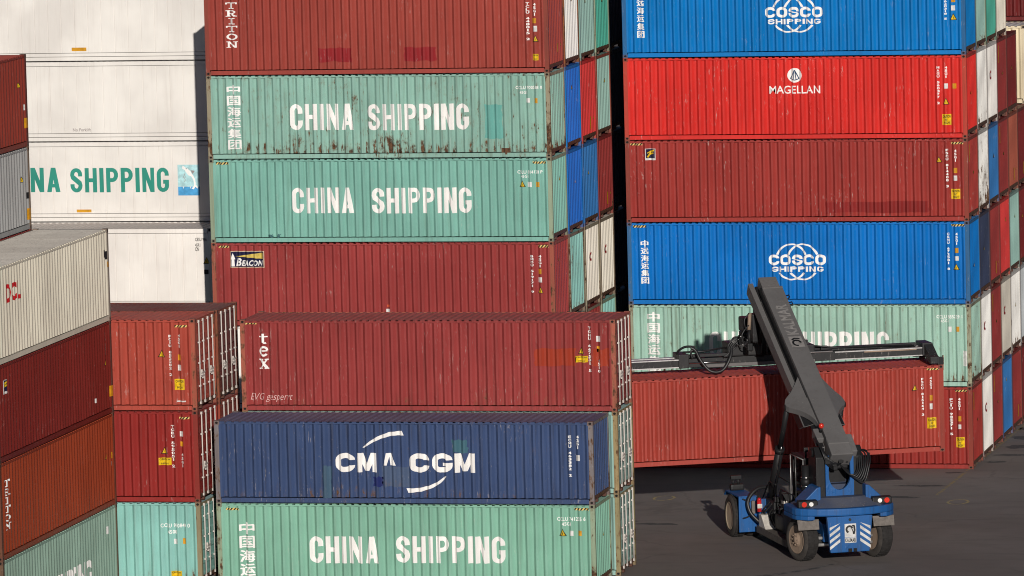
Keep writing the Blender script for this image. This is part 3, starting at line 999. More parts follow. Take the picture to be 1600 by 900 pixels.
# ------------------------------------------------------------------ one container
_nwall = [0]
GROUP = "shipping containers stacked in the yard"
def container(label, xr, yfront, z, color, h=H, rot=False, marks=(), full=True, doors=False, rust=.3, dirt=.45, scuff=.35,
              frame=None, frame_rust=.45, dust=.35, ends=(), worn=False, reefer=False, chip=.15, roof_color=None, heading=None, end_rust=None):
    """xr/yfront: right end and front face.  rot: long side turned to +X, xr = that face, yfront = its far end"""
    if heading is not None:
        loc, rz = heading
    elif rot:
        loc, rz = (xr - W / 2, yfront - L / 2, z), R(90)
    else:
        loc, rz = (xr - L / 2, yfront + W / 2, z), 0.0
    root = thing("refrigerated_container" if reefer else "shipping_container", label, "shipping container", loc, rz, GROUP)
    pm = paint("container_paint", color, rust, dirt, scuff, 0.0, .5, chip)
    fc = frame if frame else tuple(c * .85 for c in color[:3]) + (1,)
    fm = paint("frame_paint", fc, frame_rust + (.15 if frame_rust >= .55 else .05), .7, .5, 0.0, .6, .4)
    cm = paint("casting_paint", tuple(.5 * a + .5 * b for a, b in zip(fc[:3], (.12, .06, .04))) + (1,), .56, .6, .4)
    if full:
        if reefer:
            add_part("side_wall", part_mesh('reefer_wall', h), pm, root)
            add_part("base_rail", part_mesh('reefer_base', h), pm, root)
            add_part("top_rail", part_mesh('reefer_rail', h), pm, root)
        else:
            _nwall[0] += 1
            add_part("side_wall", part_mesh('shallow_wall' if rot else ('side_wall', 'side_wall_b', 'side_wall_c')[_nwall[0] % 3], h), pm, root)
            add_part("bottom_rail", part_mesh('bottom_rail', h), pm, root)
            add_part("top_rail", part_mesh('top_rail', h), pm, root)
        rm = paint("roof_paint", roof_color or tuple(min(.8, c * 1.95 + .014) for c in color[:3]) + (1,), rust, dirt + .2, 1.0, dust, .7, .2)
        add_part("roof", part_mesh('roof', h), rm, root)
        add_part("corner_post", part_mesh('left_post', h), fm, root)
        cs = [(1, -1), (-1, -1), (1, 1), (-1, 1)]
    else:
        add_part("side_wall", part_mesh('side_wall', h), pm, root)
        add_part("roof", part_mesh('roof', h), pm, root)
        cs = [(1, -1), (1, 1)]
    add_part("side_wall", part_mesh('rear_wall', h), pm, root)
    add_part("top_rail", part_mesh('rear_top_rail', h), fm, root)
    add_part("floor", part_mesh('floor', h), pm, root)
    add_part("end_wall", part_mesh('blank_end', h), pm, root)
    add_part("corner_post", part_mesh('corner_post', h), fm, root)
    add_part("corner_post", part_mesh('rear_corner_post', h), fm, root)
    em = pm if end_rust is None else paint("end_paint", color, end_rust, dirt, scuff, 0, .5, chip)
    if doors:
        add_part("door_frame", part_mesh('door_frame', h), M['gasket'], root)
        for k in 'ab':
            d = add_part("door", part_mesh('door_' + k, h), em, root)
            add_part("lock_rod", part_mesh('rods_' + k, h), M['steel'], d)
    else:
        add_part("end_wall", part_mesh('end_wall', h), em, root)
    add_part("header", part_mesh('header', h), fm, root)
    add_part("sill", part_mesh('sill', h), M['sill_rust'], root)
    for sx, sy in cs:
        for top in (False, True):
            add_part("corner_casting", cast_variant(sx, sy, top, h), cm, root)
    if marks: put_marks(root, marks, flat='shallow' if rot else reefer, worn=worn)
    if ends: end_mark(root, h, ends)
    return root
MARKS = {
  'm6': [
    ('slabv', 'TRITON', 0.772, 0.924, 1.162, 2.543, 'white'),
    ('r', 4.034, 0.444, 5.218, 0.908, 'red_patch'),
    ('r', 7.081, 0.436, 8.213, 0.922, 'red_patch'),
    ('cau', 11.613, 0.419, 11.815, 0.639),
    ('v', 'TCLU 448015 2', 11.42, 1.103, 11.532, 2.419, 'white'),
    ('v', '45G1', 11.678, 1.934, 11.767, 2.395, 'white'),
    ('r', 11.634, 1.693, 11.769, 1.868, 'amber'),
    ('r', 11.661, 1.407, 11.795, 1.605, 'label_white'),
    ('tri', 11.629, 1.056, 11.832, 1.297),
  ],
  'm5': [
    ('v', '中国海运集团', 0.74, 0.298, 1.176, 2.59, 'white'),
    ('t', 'CHINA', 2.964, 0.988, 5.224, 1.897, 'white'),
    ('t', 'SHIPPING', 5.724, 0.962, 9.306, 1.869, 'white'),
    ('t', 'CCLU 700538 0', 10.978, 2.343, 11.9, 2.453, 'white'),
    ('t', '45G1', 11.131, 2.179, 11.379, 2.278, 'white'),
    ('r', 11.349, 1.881, 11.484, 2.035, 'label_white'),
    ('r', 11.641, 1.856, 11.753, 2.033, 'amber'),
    ('r', 9.866, 0.656, 10.475, 1.825, 'teal_patch'),
    ('r', 10.425, 0.102, 10.74, 0.322, 'rust_plate'),
  ],
  'm4': [
    ('t', 'CHINA', 2.945, 1.009, 5.139, 1.899, 'white'),
    ('t', 'SHIPPING', 5.8, 0.993, 9.318, 1.88, 'white'),
    ('t', 'CSLU 814128 P', 10.969, 2.345, 11.847, 2.456, 'white'),
    ('t', '45G1', 11.1, 2.203, 11.348, 2.302, 'white'),
    ('tri', 11.026, 1.883, 11.252, 2.126),
    ('r', 11.318, 1.882, 11.476, 2.058, 'label_white'),
    ('r', 11.611, 1.88, 11.746, 2.057, 'amber'),
    ('haz', 0.252, 2.721, 0.712, 2.799),
    ('haz', 11.518, 2.685, 11.99, 2.762),
    ('r', 2.081, 0.17, 2.219, 0.281, 'dark_patch'),
    ('r', 2.38, 0.169, 2.494, 0.28, 'dark_patch'),
  ],
  'm3': [
    ('beacon', 0.653, 2.033, 1.895, 2.614),
    ('haz', 0.252, 2.729, 0.621, 2.807),
    ('haz', 11.646, 2.703, 12.006, 2.791),
    ('r', 6.191, 0.473, 6.339, 0.584, 'label_white'),
    ('r', 6.211, 0.417, 6.314, 0.473, 'cyan_label'),
    ('r', 6.218, 0.651, 6.321, 0.729, 'orange_label'),
    ('v', 'BMOU 519171 9', 11.35, 1.121, 11.463, 2.45, 'white'),
    ('v', '45G1', 11.632, 2.007, 11.745, 2.449, 'white'),
    ('r', 11.623, 1.785, 11.736, 1.962, 'amber'),
    ('r', 11.615, 1.497, 11.751, 1.675, 'label_white'),
    ('tri', 11.584, 1.121, 11.787, 1.365),
  ],
  'r6': [
    ('v', '中远海运集团', 0.537, 0.676, 0.789, 2.343, 'white'),
    ('cosco', 5.109, 0.821, 7.153, 2.12),
    ('v', 'CSNU 620318 5', 11.448, 1.209, 11.538, 2.346, 'white'),
    ('v', '45G1', 11.728, 2.075, 11.818, 2.565, 'white'),
    ('r', 11.698, 1.83, 11.833, 2.008, 'amber'),
    ('r', 11.693, 1.541, 11.827, 1.719, 'label_white'),
    ('tri', 11.642, 1.206, 11.889, 1.451),
  ],
  'r5': [
    ('magellan', 5.217, 1.599, 7.014, 2.497),
    ('v', 'MAGU 560377 2', 11.147, 1.175, 11.237, 2.516, 'white'),
    ('v', '45G1', 11.426, 2.089, 11.516, 2.514, 'white'),
    ('r', 11.698, 1.729, 11.822, 1.908, 'amber'),
    ('r', 11.394, 1.732, 11.529, 1.91, 'label_white'),
    ('tri', 11.34, 1.173, 11.565, 1.419),
    ('cau', 11.305, 0.457, 11.62, 0.837),
  ],
  'r4': [
    ('flogo', 0.717, 2.203, 1.085, 2.61),
    ('haz', 0.196, 2.727, 0.61, 2.795),
    ('haz', 11.605, 2.694, 12.032, 2.772),
    ('r', 7.125, 0.309, 10.751, 0.691, 'dark_patch_red'),
    ('v', 'FSCU 814408 3', 11.408, 1.172, 11.498, 2.539, 'white'),
    ('v', '45G1', 11.709, 2.067, 11.788, 2.515, 'white'),
    ('r', 11.677, 1.686, 11.801, 1.866, 'amber'),
    ('r', 11.672, 1.417, 11.796, 1.597, 'label_white'),
    ('tri', 11.053, 2.06, 11.279, 2.273),
    ('cau', 11.572, 0.778, 11.887, 1.126),
  ],
  'r3': [
    ('v', '中远海运集团', 0.487, 0.713, 0.752, 2.281, 'white'),
    ('cosco', 5.055, 0.838, 7.085, 2.149),
    ('haz', 0.217, 2.724, 0.678, 2.804),
    ('haz', 11.551, 2.724, 12.024, 2.803),
    ('v', 'CSNU 672581 8', 11.399, 1.186, 11.489, 2.512, 'white'),
    ('v', '45G1', 11.7, 2.062, 11.779, 2.511, 'white'),
    ('r', 11.67, 1.792, 11.794, 1.972, 'amber'),
    ('r', 11.665, 1.523, 11.8, 1.68, 'label_white'),
    ('tri', 11.592, 1.197, 11.829, 1.433),
  ],
  'r2': [
    ('v', '中国海运集团', 0.647, 0.299, 1.085, 2.645, 'white'),
    ('t', 'CHINA', 2.858, 1.03, 5.106, 1.939, 'white'),
    ('t', 'SHIPPING', 5.678, 1.032, 9.276, 1.937, 'white'),
    ('t', 'CCLU 885229 1', 10.972, 2.398, 11.875, 2.522, 'white'),
    ('t', '45G1', 11.127, 2.263, 11.398, 2.364, 'white'),
    ('r', 11.37, 1.936, 11.506, 2.116, 'label_white'),
    ('r', 11.664, 1.936, 11.777, 2.116, 'amber'),
    ('r', 11.893, 0.719, 12.029, 1.26, 'label_white'),
  ],
  'r1': [
    ('haz', 11.578, 2.727, 12.008, 2.795),
    ('v', 'FCIU 985371 5', 11.38, 1.19, 11.494, 2.501, 'white'),
    ('v', '45G1', 11.683, 2.072, 11.773, 2.524, 'white'),
    ('r', 11.673, 1.688, 11.786, 1.869, 'amber'),
    ('r', 11.668, 1.417, 11.781, 1.575, 'label_white'),
    ('cau', 11.59, 0.761, 11.884, 1.123),
  ],
  'tex': [
    ('r', 9.566, 1.432, 10.905, 1.979, 'orange_patch'),
    ('r', 11.418, 1.433, 11.973, 1.979, 'orange_patch'),
    ('slabv', 'tex', 0.596, 1.28, 0.911, 2.488, 'white'),
    ('scr', 'EVG gesperrt', 0.276, 0.276, 1.664, 0.563, 'white'),
    ('haz', 0.161, 2.764, 0.54, 2.815),
    ('cau', 10.883, 1.554, 11.273, 1.756),
    ('v', 'TGHU 667531 5', 11.301, 1.23, 11.394, 2.687, 'white'),
    ('v', '4510', 11.596, 1.21, 11.679, 1.656, 'white'),
    ('r', 11.569, 1.878, 11.671, 2.06, 'amber'),
    ('r', 11.556, 2.202, 11.7, 2.384, 'label_white'),
    ('tri', 10.972, 1.817, 11.177, 2.04),
  ],
  'cma': [
    ('cma', 3.911, 0.319, 8.403, 2.279),
    ('r', 3.499, 0.164, 3.769, 1.177, 'green_patch'),
    ('r', 5.407, 0.52, 6.294, 1.167, 'grey_patch'),
    ('r', 5.114, 0.537, 5.424, 0.841, 'navy_patch'),
    ('r', 7.679, 1.619, 8.171, 2.022, 'cma_teal_patch'),
    ('v', 'ECMU 463382 2', 11.392, 0.87, 11.493, 2.175, 'white'),
    ('v', '4251', 11.647, 1.734, 11.738, 2.176, 'white'),
    ('r', 11.634, 1.373, 11.756, 1.554, 'label_white'),
  ],
  'chn': [
    ('v', '中国海运集团', 0.736, -0.649, 1.195, 2.002, 'white'),
    ('t', 'CHINA', 2.999, 0.702, 5.217, 1.555, 'white'),
    ('t', 'SHIPPING', 5.795, 0.729, 9.293, 1.579, 'white'),
    ('t', 'CCLU 741235 6', 10.974, 2.088, 11.871, 2.209, 'white'),
    ('t', '45G1', 11.133, 1.936, 11.419, 2.047, 'white'),
    ('tri', 11.025, 1.613, 11.269, 1.845),
    ('r', 11.371, 1.625, 11.493, 1.787, 'label_white'),
    ('r', 11.646, 1.627, 11.758, 1.788, 'amber'),
    ('haz', 0.289, 2.366, 0.727, 2.437),
    ('haz', 11.532, 2.422, 12.001, 2.493),
  ],
  'n3': [
    ('haz', 11.515, 2.641, 11.912, 2.712),
    ('r', 11.521, 0.276, 11.814, 0.317, 'label_white'),
    ('v', 'FCIU 852202 2', 11.297, 1.089, 11.401, 2.408, 'white'),
    ('v', '45G1', 11.604, 1.982, 11.688, 2.428, 'white'),
    ('r', 11.588, 1.596, 11.692, 1.779, 'amber'),
    ('r', 11.577, 1.272, 11.702, 1.454, 'label_white'),
    ('tri', 10.943, 1.698, 11.195, 1.941),
    ('cau', 11.476, 0.662, 11.79, 1.008),
  ],
  'n2': [
    ('haz', 11.567, 2.639, 11.901, 2.71),
    ('v', 'TGBU 595051 2', 11.286, 1.09, 11.412, 2.455, 'white'),
    ('v', '45G1', 11.607, 1.091, 11.68, 1.56, 'white'),
    ('r', 11.582, 1.774, 11.686, 1.926, 'amber'),
    ('r', 11.571, 2.089, 11.697, 2.252, 'label_white'),
    ('tri', 10.947, 1.537, 11.177, 1.761),
    ('cau', 10.872, 1.181, 11.271, 1.415),
  ],
  'n1': [
    ('t', 'CCLU 950849 0', 10.868, 1.799, 11.812, 1.922, 'white'),
    ('t', '4500', 11.092, 1.594, 11.386, 1.717, 'white'),
    ('r', 11.271, 1.268, 11.397, 1.432, 'label_white'),
    ('r', 11.565, 1.27, 11.67, 1.454, 'amber'),
    ('cau', 11.174, 0.185, 11.51, 0.41),
  ],
  'a4': [
    ('t', 'DCL', 1.273, 1.747, 2.814, 2.317, 'logo_red'),
    ('r', 11.673, 2.034, 11.814, 2.273, 'black'),
    ('r', 11.879, 1.952, 12.021, 2.211, 'black'),
    ('r', 11.989, 1.699, 12.095, 1.878, 'amber'),
  ],
  'a3': [
    ('flogo', 0.692, 2.002, 1.137, 2.419),
    ('tri', 11.352, 1.576, 11.635, 1.775),
    ('r', 10.229, 0.528, 10.438, 0.667, 'label_white'),
    ('r', 11.813, 0.524, 12.132, 0.864, 'amber'),
    ('v', 'TCLU 204415', 11.486, 1.875, 11.628, 2.574, 'faint'),
  ],
  'a2': [
    ('slabv', 'TRITON', 0.477, 0.811, 0.986, 2.365, 'white'),
    ('tri', 11.082, 1.545, 11.329, 1.745),
    ('r', 11.792, 1.476, 11.934, 1.676, 'amber'),
    ('r', 11.762, 1.256, 11.904, 1.376, 'label_white'),
  ],
  'a1': [
    ('t', 'CHINA SHIPPING', 2.574, 0.39, 9.174, 1.31, 'white'),
    ('r', 11.024, 1.787, 11.236, 2.027, 'label_white'),
  ],
  'a6': [
    ('tri', 11.223, 1.906, 11.494, 2.085),
    ('r', 11.763, 0.59, 12.104, 0.91, 'amber'),
    ('r', 11.82, 1.158, 11.956, 1.338, 'label_white'),
  ],
  'a5': [
    ('tri', 11.221, 1.533, 11.492, 1.732),
    ('r', 11.775, 0.305, 12.116, 0.665, 'amber'),
    ('r', 11.842, 0.972, 12.046, 1.172, 'black'),
  ],
  'w6': [
    ('r', 6.472, 0.365, 7.024, 0.492, 'amber'),
  ],
  'w5': [
    ('t', 'No Forklift', 6.419, 0.368, 7.093, 0.484, 'grey'),
  ],
  'w4': [
    ('t', 'CHINA', 3.262, 1.085, 5.874, 1.969, 'teal_ink'),
    ('t', 'SHIPPING', 6.26, 1.066, 9.959, 1.948, 'teal_ink'),
    ('dolphin', 10.294, 0.937, 11.106, 2.048),
    ('r', 6.462, 0.341, 7.016, 0.445, 'amber'),
  ],
  'w3': [
    ('t', 'CESU 916 182 0', 11.566, 2.442, 12.252, 2.568, 'black'),
    ('t', '45R1', 11.56, 2.248, 11.749, 2.363, 'black'),
    ('t', 'CN', 11.555, 2.087, 11.697, 2.225, 'black'),
    ('tri', 11.838, 1.628, 12.098, 1.88),
    ('r', 11.86, 1.261, 12.025, 1.421, 'black'),
  ],
  'held': [
    ('haz', 11.633, 2.737, 12.051, 2.801),
    ('v', 'FSCU 815164 3', 11.416, 1.213, 11.504, 2.498, 'white'),
    ('v', '45G1', 11.712, 2.098, 11.8, 2.526, 'white'),
    ('r', 11.702, 1.723, 11.812, 1.905, 'amber'),
    ('r', 11.697, 1.433, 11.807, 1.626, 'label_white'),
    ('tri', 11.093, 2.083, 11.313, 2.297),
    ('cau', 11.62, 0.788, 11.928, 1.153),
  ],
}
# ------------------------------------------------------------------ colours of the containers
TRITON = rgb(160, 70, 60); SEAGREEN = rgb(146, 188, 174); GREEN2 = rgb(132, 186, 172); BEACON = rgb(158, 64, 62)
COSCO = rgb(4, 122, 196); COSCO2 = rgb(8, 114, 194); MAG = rgb(216, 50, 44); FLOR = rgb(160, 58, 52)
PALEGREEN = rgb(160, 196, 180); HELD = rgb(166, 66, 55); TEX = rgb(152, 62, 60); CMA = rgb(62, 80, 118)
CHN = rgb(134, 184, 162); NRED = rgb(172, 74, 60); NRED2 = rgb(146, 44, 40); TURQ = rgb(144, 198, 188)
WHITE = rgb(238, 234, 227, .88); CREAM = rgb(238, 230, 214); OFFWHITE = rgb(242, 240, 234); GREYW = rgb(206, 200, 186)
MAROON = rgb(140, 52, 50); DKMAROON = rgb(112, 36, 36); BROWN = rgb(160, 84, 66); ROYAL = rgb(40, 108, 200); BLUE = rgb(52, 112, 172)
NAVY = rgb(52, 60, 84); LTGREEN = rgb(150, 186, 176); TEALG = rgb(78, 166, 146); RED = rgb(200, 60, 58); LTGREY = rgb(196, 202, 204)
ORANGE = rgb(150, 62, 36); GREY = rgb(172, 172, 170); AMAROON = rgb(122, 40, 34); ARED = rgb(142, 58, 46)
RUSTF = rgb(158, 150, 126); GREENF = rgb(150, 165, 140); DKRUST = rgb(140, 128, 110)

def mk(k): return MARKS[k]
def dots(rn, kind):
    if kind == 'tri': return [('tri', rn.uniform(-.3, .3), rn.uniform(1.5, 2.2), .17, 'yellow')]
    if kind == 'yel': return [('r', -.75, 2.35, (.14, .62), 'amber'), ('tri', .15, 1.55, .12, 'yellow')]
    if kind == 'low': return [('r', .25, .62, (.16, .45), 'amber'), ('tri', .75, .72, .12, 'yellow')]
    if kind == 'C': return [('C', -.25, 1.75, .21, 'logo_red')]
    return []

# ------------------------------------------------------------------ middle stack
MX, MY = -13.42, -6.53
container("brick red container with white slab lettering TRITON, top of the middle stack", MX, MY, 5 * T, TRITON, marks=mk('m6'), rust=.22, dirt=.45, frame=rgb(140, 66, 54), frame_rust=.4, ends=[('r', .3, .75, (.12, .3), 'amber'), ('tri', .8, .78, .13, 'yellow')])
container("heavily rusted pale green container lettered CHINA SHIPPING under the TRITON container", MX, MY, 4 * T, SEAGREEN, marks=mk('m5'), rust=.645, dirt=.8, frame=RUSTF, frame_rust=.66, worn=True, chip=.5)
container("clean pale green container lettered CHINA SHIPPING above the BEACON container", MX, MY, 3 * T, GREEN2, marks=mk('m4'), rust=.24, dirt=.5, frame=GREENF, frame_rust=.5, ends=[('tri', .05, 2.0, .17, 'yellow')])
container("brick red container with a navy and yellow BEACON lighthouse logo", MX, MY, 2 * T, BEACON, marks=mk('m3'), rust=.22, dirt=.45, scuff=.6, frame=rgb(166, 88, 70), frame_rust=.60, ends=[('tri', -.35, 2.15, .13, 'yellow')])
container("white container with blue writing, glimpsed through the gap left of the tex container", MX, MY, T, OFFWHITE, marks=[('v', '中远海运集团', 1.02, .2, 1.55, 2.7, 'sea_blue')])
container("container hidden at the bottom of the middle stack", MX, MY, 0, MAROON, dust=.1)
rn = random.Random(21)
M_ENDS = {
    6: [("white container end with a rusty brown post, top row of the middle stack", OFFWHITE, .34, 'low2', rgb(150, 90, 50), .66),
        ("grey green container end between white and bright green ends, top row of the middle stack", LTGREEN, .25, 'tri', None, .5),
        ("bright green container end at the far edge of the middle stack's top row", TEALG, .2, 'tri', GREENF, .5)],
    5: [("royal blue container end beside a red one, under the white end of the middle stack", ROYAL, .2, 'tri', COSCO, .35),
        ("bright red container end between a blue and a pale green end in the middle stack", RED, .25, 'low', RED, .35),
        ("pale green container end right of the red end in the middle stack", LTGREEN, .25, 'tri', rgb(150, 80, 66), .45)],
    4: [("royal blue container end directly right of the clean green CHINA SHIPPING container's end", ROYAL, .2, 'tri', COSCO2, .4),
        ("blue container end between a royal blue and a brick red end in the middle stack", BLUE, .2, 'tri', BLUE, .3),
        ("brick red container end below the pale green end at the far edge, middle stack", MAROON, .25, 'low', MAROON, .5)],
    3: [("turquoise container end with rust holes, right of the BEACON container's red end", TURQ, .58, '', DKRUST, .65),
        ("cream container end with red letter C, next to the rusty turquoise end", CREAM, .3, 'C', RUSTF, .55),
        ("cream container end with red letter C at the middle stack's far right edge", CREAM, .42, 'C', DKRUST, .6)],
    2: [("pale container end buried behind the tex container, only its upper rail showing", LTGREEN, .3, '', DKRUST, .6),
        ("maroon container end peeping out above the tex container's roof", MAROON, .3, '', DKRUST, .5),
        ("turquoise container end peeping out above the right corner of the tex roof", TURQ, .3, '', GREENF, .5)],
    1: [("container hidden at the bottom of the middle stack", MAROON, .3, '', None, .5)] * 3,
}
for tier, row in M_ENDS.items():
    for k, (lab, colr, ru, kind, fr, fru) in enumerate(row):
        en = dots(rn, kind) if kind != 'low2' else [('r', -.5, 2.85, (.14, .3), 'amber'), ('tri', .1, 2.2, .16, 'yellow')]
        container(lab, MX, MY + 2.6 * (k + 1), (tier - 1) * T, colr, full=False, rust=ru, frame=fr, frame_rust=fru, ends=en)
for tier in range(1, 7):  # added unseen column, its dark paint stands in for the gap's deep shade
    container("added container painted dark to keep the gap behind the middle stack black", MX, MY + 2.6 * 4, (tier - 1) * T, NAVY, full=False, rust=.4, frame=NAVY, dirt=.6)

# ------------------------------------------------------------------ right stack
container("blue container with white globe logo COSCO SHIPPING at the top of the right stack", 0, 0, 5 * T, COSCO, marks=mk('r6'), rust=.18, dirt=.35, frame=rgb(40, 100, 150), frame_rust=.35, scuff=.3)
container("bright red container with white lettering MAGELLAN and a round logo", 0, 0, 4 * T, MAG, marks=mk('r5'), rust=.2, dirt=.4, scuff=1.0, frame=rgb(180, 66, 52), frame_rust=.35, ends=[('tri', -.1, 1.45, .13, 'yellow')])
container("brick red container with small yellow F logo, below the MAGELLAN container", 0, 0, 3 * T, FLOR, marks=mk('r4'), rust=.2, dirt=.45, scuff=1.0, frame=rgb(140, 62, 50), frame_rust=.4, ends=dots(rn, 'yel'))
container("blue container with white globe logo COSCO SHIPPING, behind the boom tip", 0, 0, 2 * T, COSCO2, marks=mk('r3'), rust=.18, dirt=.3, scuff=.35, frame=rgb(52, 104, 150), frame_rust=.45, ends=[('tri', -.1, 1.2, .15, 'yellow')])
container("pale rusty green container lettered CHINA SHIPPING behind the spreader", 0, 0, T, PALEGREEN, marks=mk('r2'), rust=.58, dirt=1.0, frame=rgb(156, 160, 136), frame_rust=.66, worn=True)
container("brick red container on the ground at the right stack's corner", 0, 0, 0, rgb(156, 54, 48), marks=mk('r1'), rust=.22, dirt=.45, frame=rgb(140, 60, 48), frame_rust=.4, ends=dots(rn, 'yel'))
R_ENDS = {
    6: [("rust streaked pale green container end beside the top COSCO SHIPPING container", LTGREEN, .55, '', GREENF, .5),
        ("bright sea green container end between a pale green and a cream end, right stack top", TEALG, .25, '', None, .4),
        ("cream container end at the far edge of the right stack's top row", CREAM, .36, '', None, .5)],
    5: [("white container end with brown rust streaks, next to the MAGELLAN container's red end", OFFWHITE, .58, '', None, .5),
        ("white container end with a small red mark, next to two maroon ends", WHITE, .42, 'C', None, .4),
        ("maroon container end with a yellow strip, right of the white end with red mark", MAROON, .25, 'yel', None, .4),
        ("plain dark maroon container end at the far edge of the right stack's second row", DKMAROON, .22, 'tri', None, .4)],
    4: [("white container end half eaten by rust, left of a blue end", OFFWHITE, .72, '', None, .6),
        ("blue container end right of the half rusted white end", BLUE, .28, 'tri', None, .4),
        ("maroon container end with a tall yellow strip, right of a blue end", MAROON, .25, 'yel', None, .4),
        ("brown container end between two maroon ends, third row of the right stack", BROWN, .3, 'low', None, .4),
        ("maroon container end at the picture's right edge, third row of the right stack", DKMAROON, .25, 'low', None, .4)],
    3: [("dark navy container end right of the lower COSCO SHIPPING container's end", NAVY, .28, 'tri', None, .4),
        ("maroon container end between a navy and a bright red end", MAROON, .28, 'low', None, .4),
        ("bright red container end left of a pale green end, right stack", RED, .22, 'tri', None, .4),
        ("pale green container end between a red and a dark maroon end", LTGREEN, .25, 'tri', None, .4),
        ("dark maroon container end at the right edge, fourth row of the right stack", DKMAROON, .25, 'tri', None, .4)],
    2: [("off white container end with red letter C beside the pale green corner container", OFFWHITE, .28, 'C', None, .4),
        ("maroon container end between two off white ends with red letters", MAROON, .25, 'yel', None, .4),
        ("greyish white container end with red letter C, left of a rust streaked white end", GREYW, .28, 'C', None, .4),
        ("white container end with rust streaks and a rusty foot, fifth row of the right stack", OFFWHITE, .52, 'tri', None, .5),
        ("pale grey container end at the right edge, fifth row of the right stack", LTGREY, .3, 'tri', None, .4)],
    1: [("white container end with red letter C standing on the ground", WHITE, .34, 'C', None, .4),
        ("maroon container end standing on the ground between a white and a blue end", MAROON, .25, 'yel', None, .4),
        ("blue container end standing on the ground beside a maroon end", BLUE, .24, 'tri', None, .35),
        ("dark red container end standing on the ground right of the blue end", MAROON, .25, 'low', None, .4),
        ("dark container hidden at the far foot of the right stack", DKMAROON, .25, '', None, .4)],
}
RP = 2.4672
for tier, row in R_ENDS.items():
    for k, (lab, colr, ru, kind, fr, fru) in enumerate(row):
        container(lab, 0, RP * (k + 1), (tier - 1) * T, colr, full=False, rust=ru, frame=fr or tuple(.7 * a + .3 * b for a, b in zip(colr[:3], (.13, .07, .045))) + (1,), frame_rust=fru, ends=dots(rn, kind), end_rust=ru)
# the taller far rows whose long faces show at the upper right edge
YB = RP * 6
container("cream container with small black figures at the picture's upper right edge", 0, YB, 4 * T, rgb(236, 222, 190), full=True, rust=.38, dust=.5, marks=[('t', '19 0', 11.15, 2.18, 11.7, 2.36, 'black'), ('r', 11.45, 1.75, 11.62, 1.95, 'amber'), ('r', 11.5, .45, 11.75, .8, 'beam_yellow')])
for tier in range(1, 5):
    container("container hidden in the far rows of the right stack", 0, YB, (tier - 1) * T, DKMAROON, full=False)
for tier in range(1, 6):
    container("container hidden in the far rows of the right stack", 0, YB + RP, (tier - 1) * T, DKMAROON, full=False)
container("maroon container on top in the picture's upper right corner", 0, YB + RP, 5 * T, DKMAROON, full=True, rust=.25)

# ------------------------------------------------------------------ stack in the centre foreground
CX, CY = -7.78, -27.23
TX, TY = -7.51, -24.76
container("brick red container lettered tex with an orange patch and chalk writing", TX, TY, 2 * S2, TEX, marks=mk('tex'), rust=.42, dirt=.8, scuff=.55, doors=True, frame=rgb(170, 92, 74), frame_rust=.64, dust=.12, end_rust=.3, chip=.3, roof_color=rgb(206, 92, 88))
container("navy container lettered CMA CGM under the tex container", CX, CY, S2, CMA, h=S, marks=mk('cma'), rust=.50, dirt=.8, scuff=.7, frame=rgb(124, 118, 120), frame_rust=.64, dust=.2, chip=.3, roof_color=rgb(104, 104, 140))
container("light green container lettered CHINA SHIPPING below the CMA CGM container", CX, CY, 0, CHN, h=S, marks=mk('chn'), rust=.24, dirt=.4, frame=rgb(146, 164, 138), frame_rust=.60, ends=[('tri', .05, 1.45, .15, 'yellow')])
container("pale green container with white door rods just below the tex container's doors", TX, TY, S2, LTGREEN, h=S, doors=True, rust=.45, frame=rgb(160, 140, 100), frame_rust=.6, end_rust=.5)
container("pale green container with rusty white door rods at the bottom, beside the open asphalt", TX, TY, 0, LTGREEN, h=S, doors=True, rust=.5, frame=rgb(150, 140, 104), frame_rust=.6, end_rust=.6)

# ------------------------------------------------------------------ stack left of it, doors to the right
NX, NY = -20.5, -27.2
container("brick red container with caution label above the darker red one, left of the tex container", NX, NY, S2 + T, NRED, marks=mk('n3'), rust=.26, dirt=.5, scuff=.8, doors=True, frame=rgb(166, 84, 66), frame_rust=.62, dust=.2)
container("dark red container with yellow caution label above the turquoise one", NX, NY, S2, NRED2, marks=mk('n2'), rust=.24, dirt=.5, scuff=.5, doors=True, frame=rgb(140, 50, 42), frame_rust=.42)
container("turquoise container with rusty top rail below the dark red one", NX, NY, 0, TURQ, h=S, marks=mk('n1'), rust=.42, dirt=.5, doors=True, frame=rgb(150, 140, 110), frame_rust=.55)
container("dark maroon container whose rod doors show behind the brick red one", NX + .05, NY + 2.5, S2 + T, rgb(110, 44, 40), doors=True, rust=.35, frame=rgb(136, 70, 50), frame_rust=.6, dust=.25)
container("maroon container with white door rods in the second row, left of the CMA CGM container", NX + .05, NY + 2.5, S2, rgb(140, 54, 44), doors=True, rust=.3, full=True, frame=rgb(150, 66, 50), frame_rust=.5)
container("container hidden behind the turquoise one", NX + .05, NY + 2.5, 0, MAROON, h=S, full=False)

